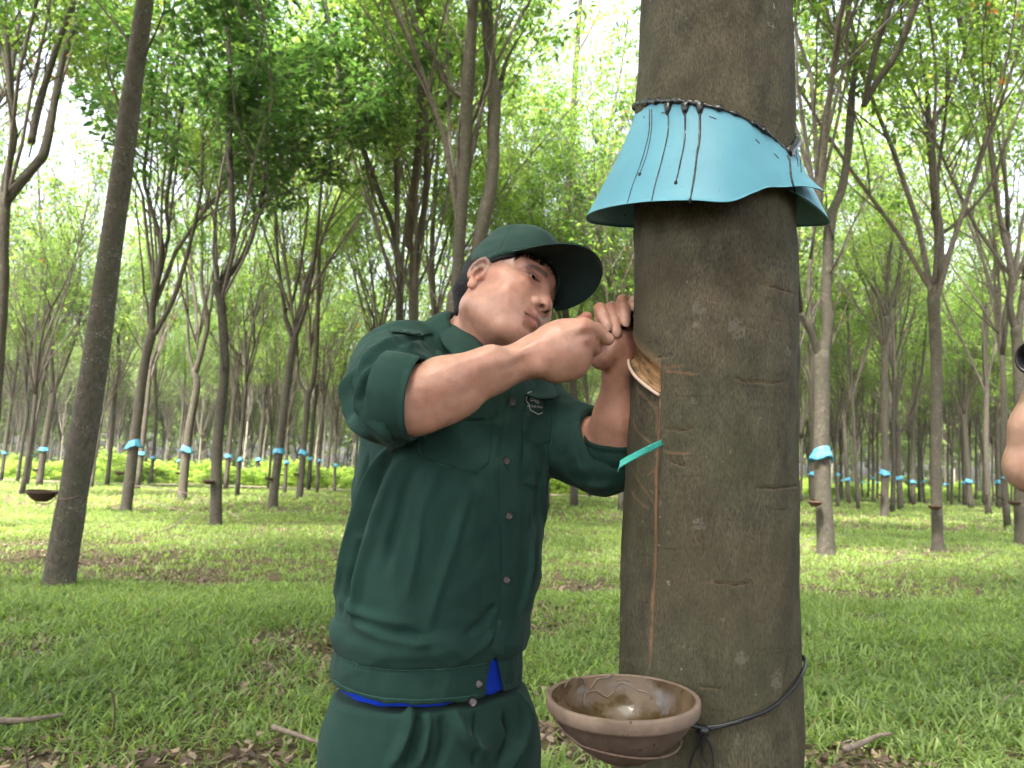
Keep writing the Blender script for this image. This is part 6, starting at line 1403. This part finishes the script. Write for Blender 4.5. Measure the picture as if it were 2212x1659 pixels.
def bare(x, y):
    """0..1 litter patches where the grass thins out"""
    v = np.clip((vnoise(np.stack([x*.8, y*.8, x*0], -1), 95)+.6*vnoise(np.stack([x*2.2, y*2.2, x*0], -1), 96)-.42)*2.0, 0, .7)
    for (px, py, rad_) in ((1190, 1600, .40), (640, 1385, .42), (690, 1410, .40), (560, 1640, .25), (330, 1650, .30), (60, 1640, .25), (1850, 1655, .35), (1215, 1500, .22), (120, 1198, .8), (235, 1215, .7), (1880, 1345, .3), (1240, 1270, .35)):
        g = G(px, py); v = np.maximum(v, 1.0*np.exp(-(((x-g[0])/rad_)**2+((y-g[1])/(rad_*1.0))**2)**1.5)*.95)
    return v
def blades(n, y0, y1, h, w, seg=3, power=1.0, clump=5, lim=1.0):
    u = rg.random(n)**power; y = y0+(y1-y0)*u; tan_ = .76; x = rg.uniform(-1, 1, n)*(y*tan_*lim+.5)+.0*y
    nc = n//clump; ix = rg.integers(0, nc, n); cx, cy = x[:nc], y[:nc]; x = cx[ix]+rg.normal(0, .035, n); y = cy[ix]+rg.normal(0, .035, n)
    keep = rg.random(n) > bare(x, y); x, y = x[keep], y[keep]; n = len(x)
    az = rg.uniform(0, 2*np.pi, n); H_ = h*rg.uniform(.45, 1.25, n)*(1+.35*vnoise(np.stack([x*.9, y*.9, x*0], 1), 97)); lean = rg.uniform(.45, 1.45, n); wd = w*rg.uniform(.6, 1.4, n)
    d = np.stack([np.cos(az), np.sin(az)], 1); s = np.stack([-np.sin(az), np.cos(az)], 1); z0 = gz(x, y)-.01
    t = np.linspace(0, 1, seg+1); V = np.zeros((n, (seg)*2+1, 3))
    for k in range(seg+1):
        f = t[k]; fo = H_*lean*f**1.7*.9; z = z0+H_*(f-.42*lean*f**2.2)
        c = np.stack([x+d[:, 0]*fo, y+d[:, 1]*fo, z], 1); ww = wd*(1-f**2.5)*(.55+.9*math.sin(min(1, f+.25)*math.pi*.5) if f < 1 else 0)*.5
        if k < seg: V[:, 2*k] = c-np.concatenate([s, np.zeros((n, 1))], 1)*ww[:, None]; V[:, 2*k+1] = c+np.concatenate([s, np.zeros((n, 1))], 1)*ww[:, None]
        else: V[:, 2*k] = c
    b0 = np.arange(n)[:, None]*(2*seg+1); Q = [b0+[2*k, 2*k+1, 2*k+3, 2*k+2] for k in range(seg-1)]
    return V.reshape(-1, 3), [np.concatenate(Q) if Q else np.zeros((0, 4), int), b0+[2*(seg-1), 2*seg-1, 2*seg]]
gp = [blades(140000, 2.6, 8.5, .115, .0095, 3, .75, 6), blades(150000, 8, 22, .115, .013, 2, .7, 6), blades(90000, 20, 56, .20, .030, 2, .75, 6), blades(26000, 54, 110, .35, .07, 2, .8, 5)]
V, F = join(gp); tag(mesh_np("grass", V, F, M_grass, smooth=False), "short bright green grass covering the plantation floor", "grass", kind="stuff")
print("grass verts", len(V))
# fallen leaves
M_dead = bpy.data.materials.new("dead_leaves"); M_dead.use_nodes = True; N = M_dead.node_tree.nodes; L = M_dead.node_tree.links; b = N["Principled BSDF"]
geo = N.new("ShaderNodeNewGeometry"); r = ramp(N, [(0, (.07, .04, .03)), (.45, (.15, .095, .065)), (.8, (.27, .19, .145)), (.97, (.36, .25, .16))]); L.new(geo.outputs["Random Per Island"], r.inputs[0]); L.new(r.outputs[0], b.inputs["Base Color"]); b.inputs["Roughness"].default_value = .8
n = 70000; y = 2.6+rg.random(n)**.9*14; x = rg.uniform(-1, 1, n)*(y*.76+.5); bb = bare(x, y); keep = rg.random(n) < np.clip(bb*bb*1.6+.006, 0, 1)*np.where(y > 7, .7, 1); x, y = x[keep], y[keep]; n = len(x)
az = rg.uniform(0, 6.28, n); tl = rg.normal(0, .35, (n, 2)); ln = rg.uniform(.018, .065, n); d = np.stack([np.cos(az), np.sin(az), tl[:, 0]], 1); s = np.stack([-np.sin(az), np.cos(az), tl[:, 1]], 1)
c = np.stack([x, y, gz(x, y)+rg.uniform(.004, .035, n)], 1); u = np.array([0, 0, 1.0]); cu = rg.uniform(-.15, .25, n)[:, None]*ln[:, None]*u
w3 = ln[:, None]*rg.uniform(.22, .36, n)[:, None]
V = np.stack([c-d*ln[:, None]*.5+cu, c-d*ln[:, None]*.12+s*w3, c-d*ln[:, None]*.12-s*w3, c+d*ln[:, None]*.22+s*w3*.8+cu*.2, c+d*ln[:, None]*.22-s*w3*.8+cu*.2, c+d*ln[:, None]*.5+cu], 1)
i = np.arange(n)[:, None]*6; tag(mesh_np("dead_leaves", V.reshape(-1, 3), [np.concatenate([i+[0, 1, 2], i+[3, 5, 4]]), i+[1, 3, 4, 2]], M_dead), "brown and tan fallen leaves scattered among the grass", "dead leaves", kind="stuff")
# sticks lying about
M_stick = simple("dry_stick", (.17, .13, .10), .85, 40, .35, .4)
def stick(label, pts, w, hz=.06, br=()):
    P = []
    for k, q in enumerate(pts):
        z = q[2] if len(q) > 2 else hz; g = G(q[0], q[1], z); P.append(g)
    parts = [tube(crom(np.array(P), 6), np.linspace(w, w*.45, (len(P)-1)*6+1), 7)]
    for bq in br: Pb = [G(q[0], q[1], q[2] if len(q) > 2 else hz) for q in bq]; parts.append(tube(crom(np.array(Pb), 5), np.linspace(w*.6, w*.2, (len(Pb)-1)*5+1), 5))
    V, F = join(parts); o = mesh_np("fallen_branch", V, F, M_stick); tag(o, label, "branch", "fallen branches in the grass")
stick("thick short stick lying at the bottom left edge", [(-10, 1556), (50, 1556), (100, 1549), (136, 1544)], .017)
stick("grey stick lying right of the big trunk near the bottom", [(1825, 1618), (1860, 1606), (1895, 1590), (1925, 1584)], .017, .06, [[(1850, 1610), (1838, 1600), (1815, 1606)]])
stick("short dark curved stick in the grass on the lower right", [(1862, 1345), (1885, 1335), (1905, 1322)], .014)
stick("upright dark twig standing in the grass lower left", [(246, 1575, .02), (248, 1540, .12), (243, 1500, .24), (230, 1485, .30)], .006)
stick("thin pale twig sticking up near the bottom left", [(60, 1659, .02), (57, 1630, .10), (48, 1605, .17)], .006)
stick("long arching bare branch on the grass in front of the dark trunk", [(520, 1120, .25), (440, 1080, .5), (380, 1060, .65), (300, 1050, .5), (272, 1052, .3)][::-1], .018, .2, [[(440, 1095, .3), (400, 1115, .15), (340, 1150, .05)]])
stick("dark thin branch lying diagonally left of the dark trunk", [(345, 1150, .03), (385, 1130, .1), (420, 1103, .3), (438, 1076, .6)], .016)
stick("long thin branch sweeping right from the dark trunk's foot", [(460, 1075, .45), (500, 1090, .35), (533, 1122, .1)], .012)
stick("pale branch lying on the grass left of the dark trunk", [(285, 1075, .35), (350, 1093, .25), (420, 1108, .15), (455, 1115, .1)], .014)
stick("thin brushwood heap branch at the foot of the knobbly tree", [(1729, 1182, .1), (1760, 1160, .25), (1800, 1155, .25), (1850, 1158, .1)], .012, .1, [[(1735, 1200, .05), (1760, 1190, .15), (1795, 1177, .2)], [(1729, 1160, .2), (1745, 1175, .1)]])
stick("bare branch lying flat right of the knobbly tree", [(1905, 1218, .02), (1950, 1195, .1), (1972, 1168, .3)], .010)
stick("long arched twig on the grass below the mottled trunk", [(1880, 1222, .05), (1960, 1208, .15), (2030, 1218, .05)], .010, .1, [[(1940, 1215, .05), (1955, 1195, .2), (1975, 1185, .25)]])
stick("small dark branch in the grass under the photographer's elbow", [(2110, 1210, .03), (2140, 1196, .12), (2160, 1190, .2)], .010)
stick("dark short stick in the grass far right near the bottom", [(2155, 1535, .02), (2165, 1515, .06), (2185, 1500, .10)], .008)
stick("long half buried stick between the man and the leaf litter", [(590, 1570), (650, 1590), (710, 1612)], .014)
# ================================================================ LIGHT
w = bpy.data.worlds.new("World"); scene.world = w; w.use_nodes = True
N = w.node_tree.nodes; L = w.node_tree.links
SUN_AZ, SUN_EL = 240, 60          # degrees counter-clockwise from +X; behind the camera to the left
sk = N.new("ShaderNodeTexSky"); sk.sky_type = 'NISHITA'; sk.sun_disc = False; sk.sun_elevation = R(SUN_EL); sk.sun_rotation = R(90-SUN_AZ)
sk.air_density = 1.0; sk.dust_density = 6; sk.ozone_density = .6
hs = N.new("ShaderNodeHueSaturation"); hs.inputs["Saturation"].default_value = .45; L.new(sk.outputs[0], hs.inputs["Color"])
L.new(hs.outputs[0], N["Background"].inputs[0]); N["Background"].inputs[1].default_value = .15
sun = bpy.data.lights.new("sun", 'SUN'); sun.energy = 2.7; sun.angle = R(5); sun.color = (1, .95, .86)
so = bpy.data.objects.new("sun", sun); C.objects.link(so)
so.rotation_euler = Vector((math.cos(R(SUN_AZ))*math.cos(R(SUN_EL)), math.sin(R(SUN_AZ))*math.cos(R(SUN_EL)), math.sin(R(SUN_EL)))).to_track_quat('Z', 'Y').to_euler()
vs = scene.view_settings; vs.view_transform = 'Standard'; vs.look = 'None'; vs.gamma = 1; vs.exposure = 2.68
cy = scene.cycles; cy.use_denoising = True; cy.max_bounces = 7; cy.diffuse_bounces = 3; cy.glossy_bounces = 2; cy.transmission_bounces = 4; cy.transparent_max_bounces = 4
cy.use_adaptive_sampling = True; cy.adaptive_threshold = .02; cy.caustics_reflective = False; cy.caustics_refractive = False; cy.sample_clamp_indirect = 6

def haze():
    bm = bmesh.new(); bmesh.ops.create_cube(bm, size=1.0); me = bpy.data.meshes.new("haze"); bm.to_mesh(me); bm.free()
    o = bpy.data.objects.new("haze", me); C.objects.link(o); o.location = (0, 60, 9); o.scale = (460, 330, 21); tag(o, "pale humid air between the far trees", "haze", kind="stuff")
    m = bpy.data.materials.new("humid_air"); m.use_nodes = True; N = m.node_tree.nodes; L = m.node_tree.links; N.remove(N["Principled BSDF"])
    v = N.new("ShaderNodeVolumePrincipled"); v.inputs["Density"].default_value = HAZE; v.inputs["Color"].default_value = (.95, .98, .95, 1); v.inputs["Anisotropy"].default_value = .2
    L.new(v.outputs[0], N["Material Output"].inputs["Volume"]); me.materials.append(m)
HAZE = .0003
haze(); cy.volume_bounces = 0; cy.volume_step_rate = 10
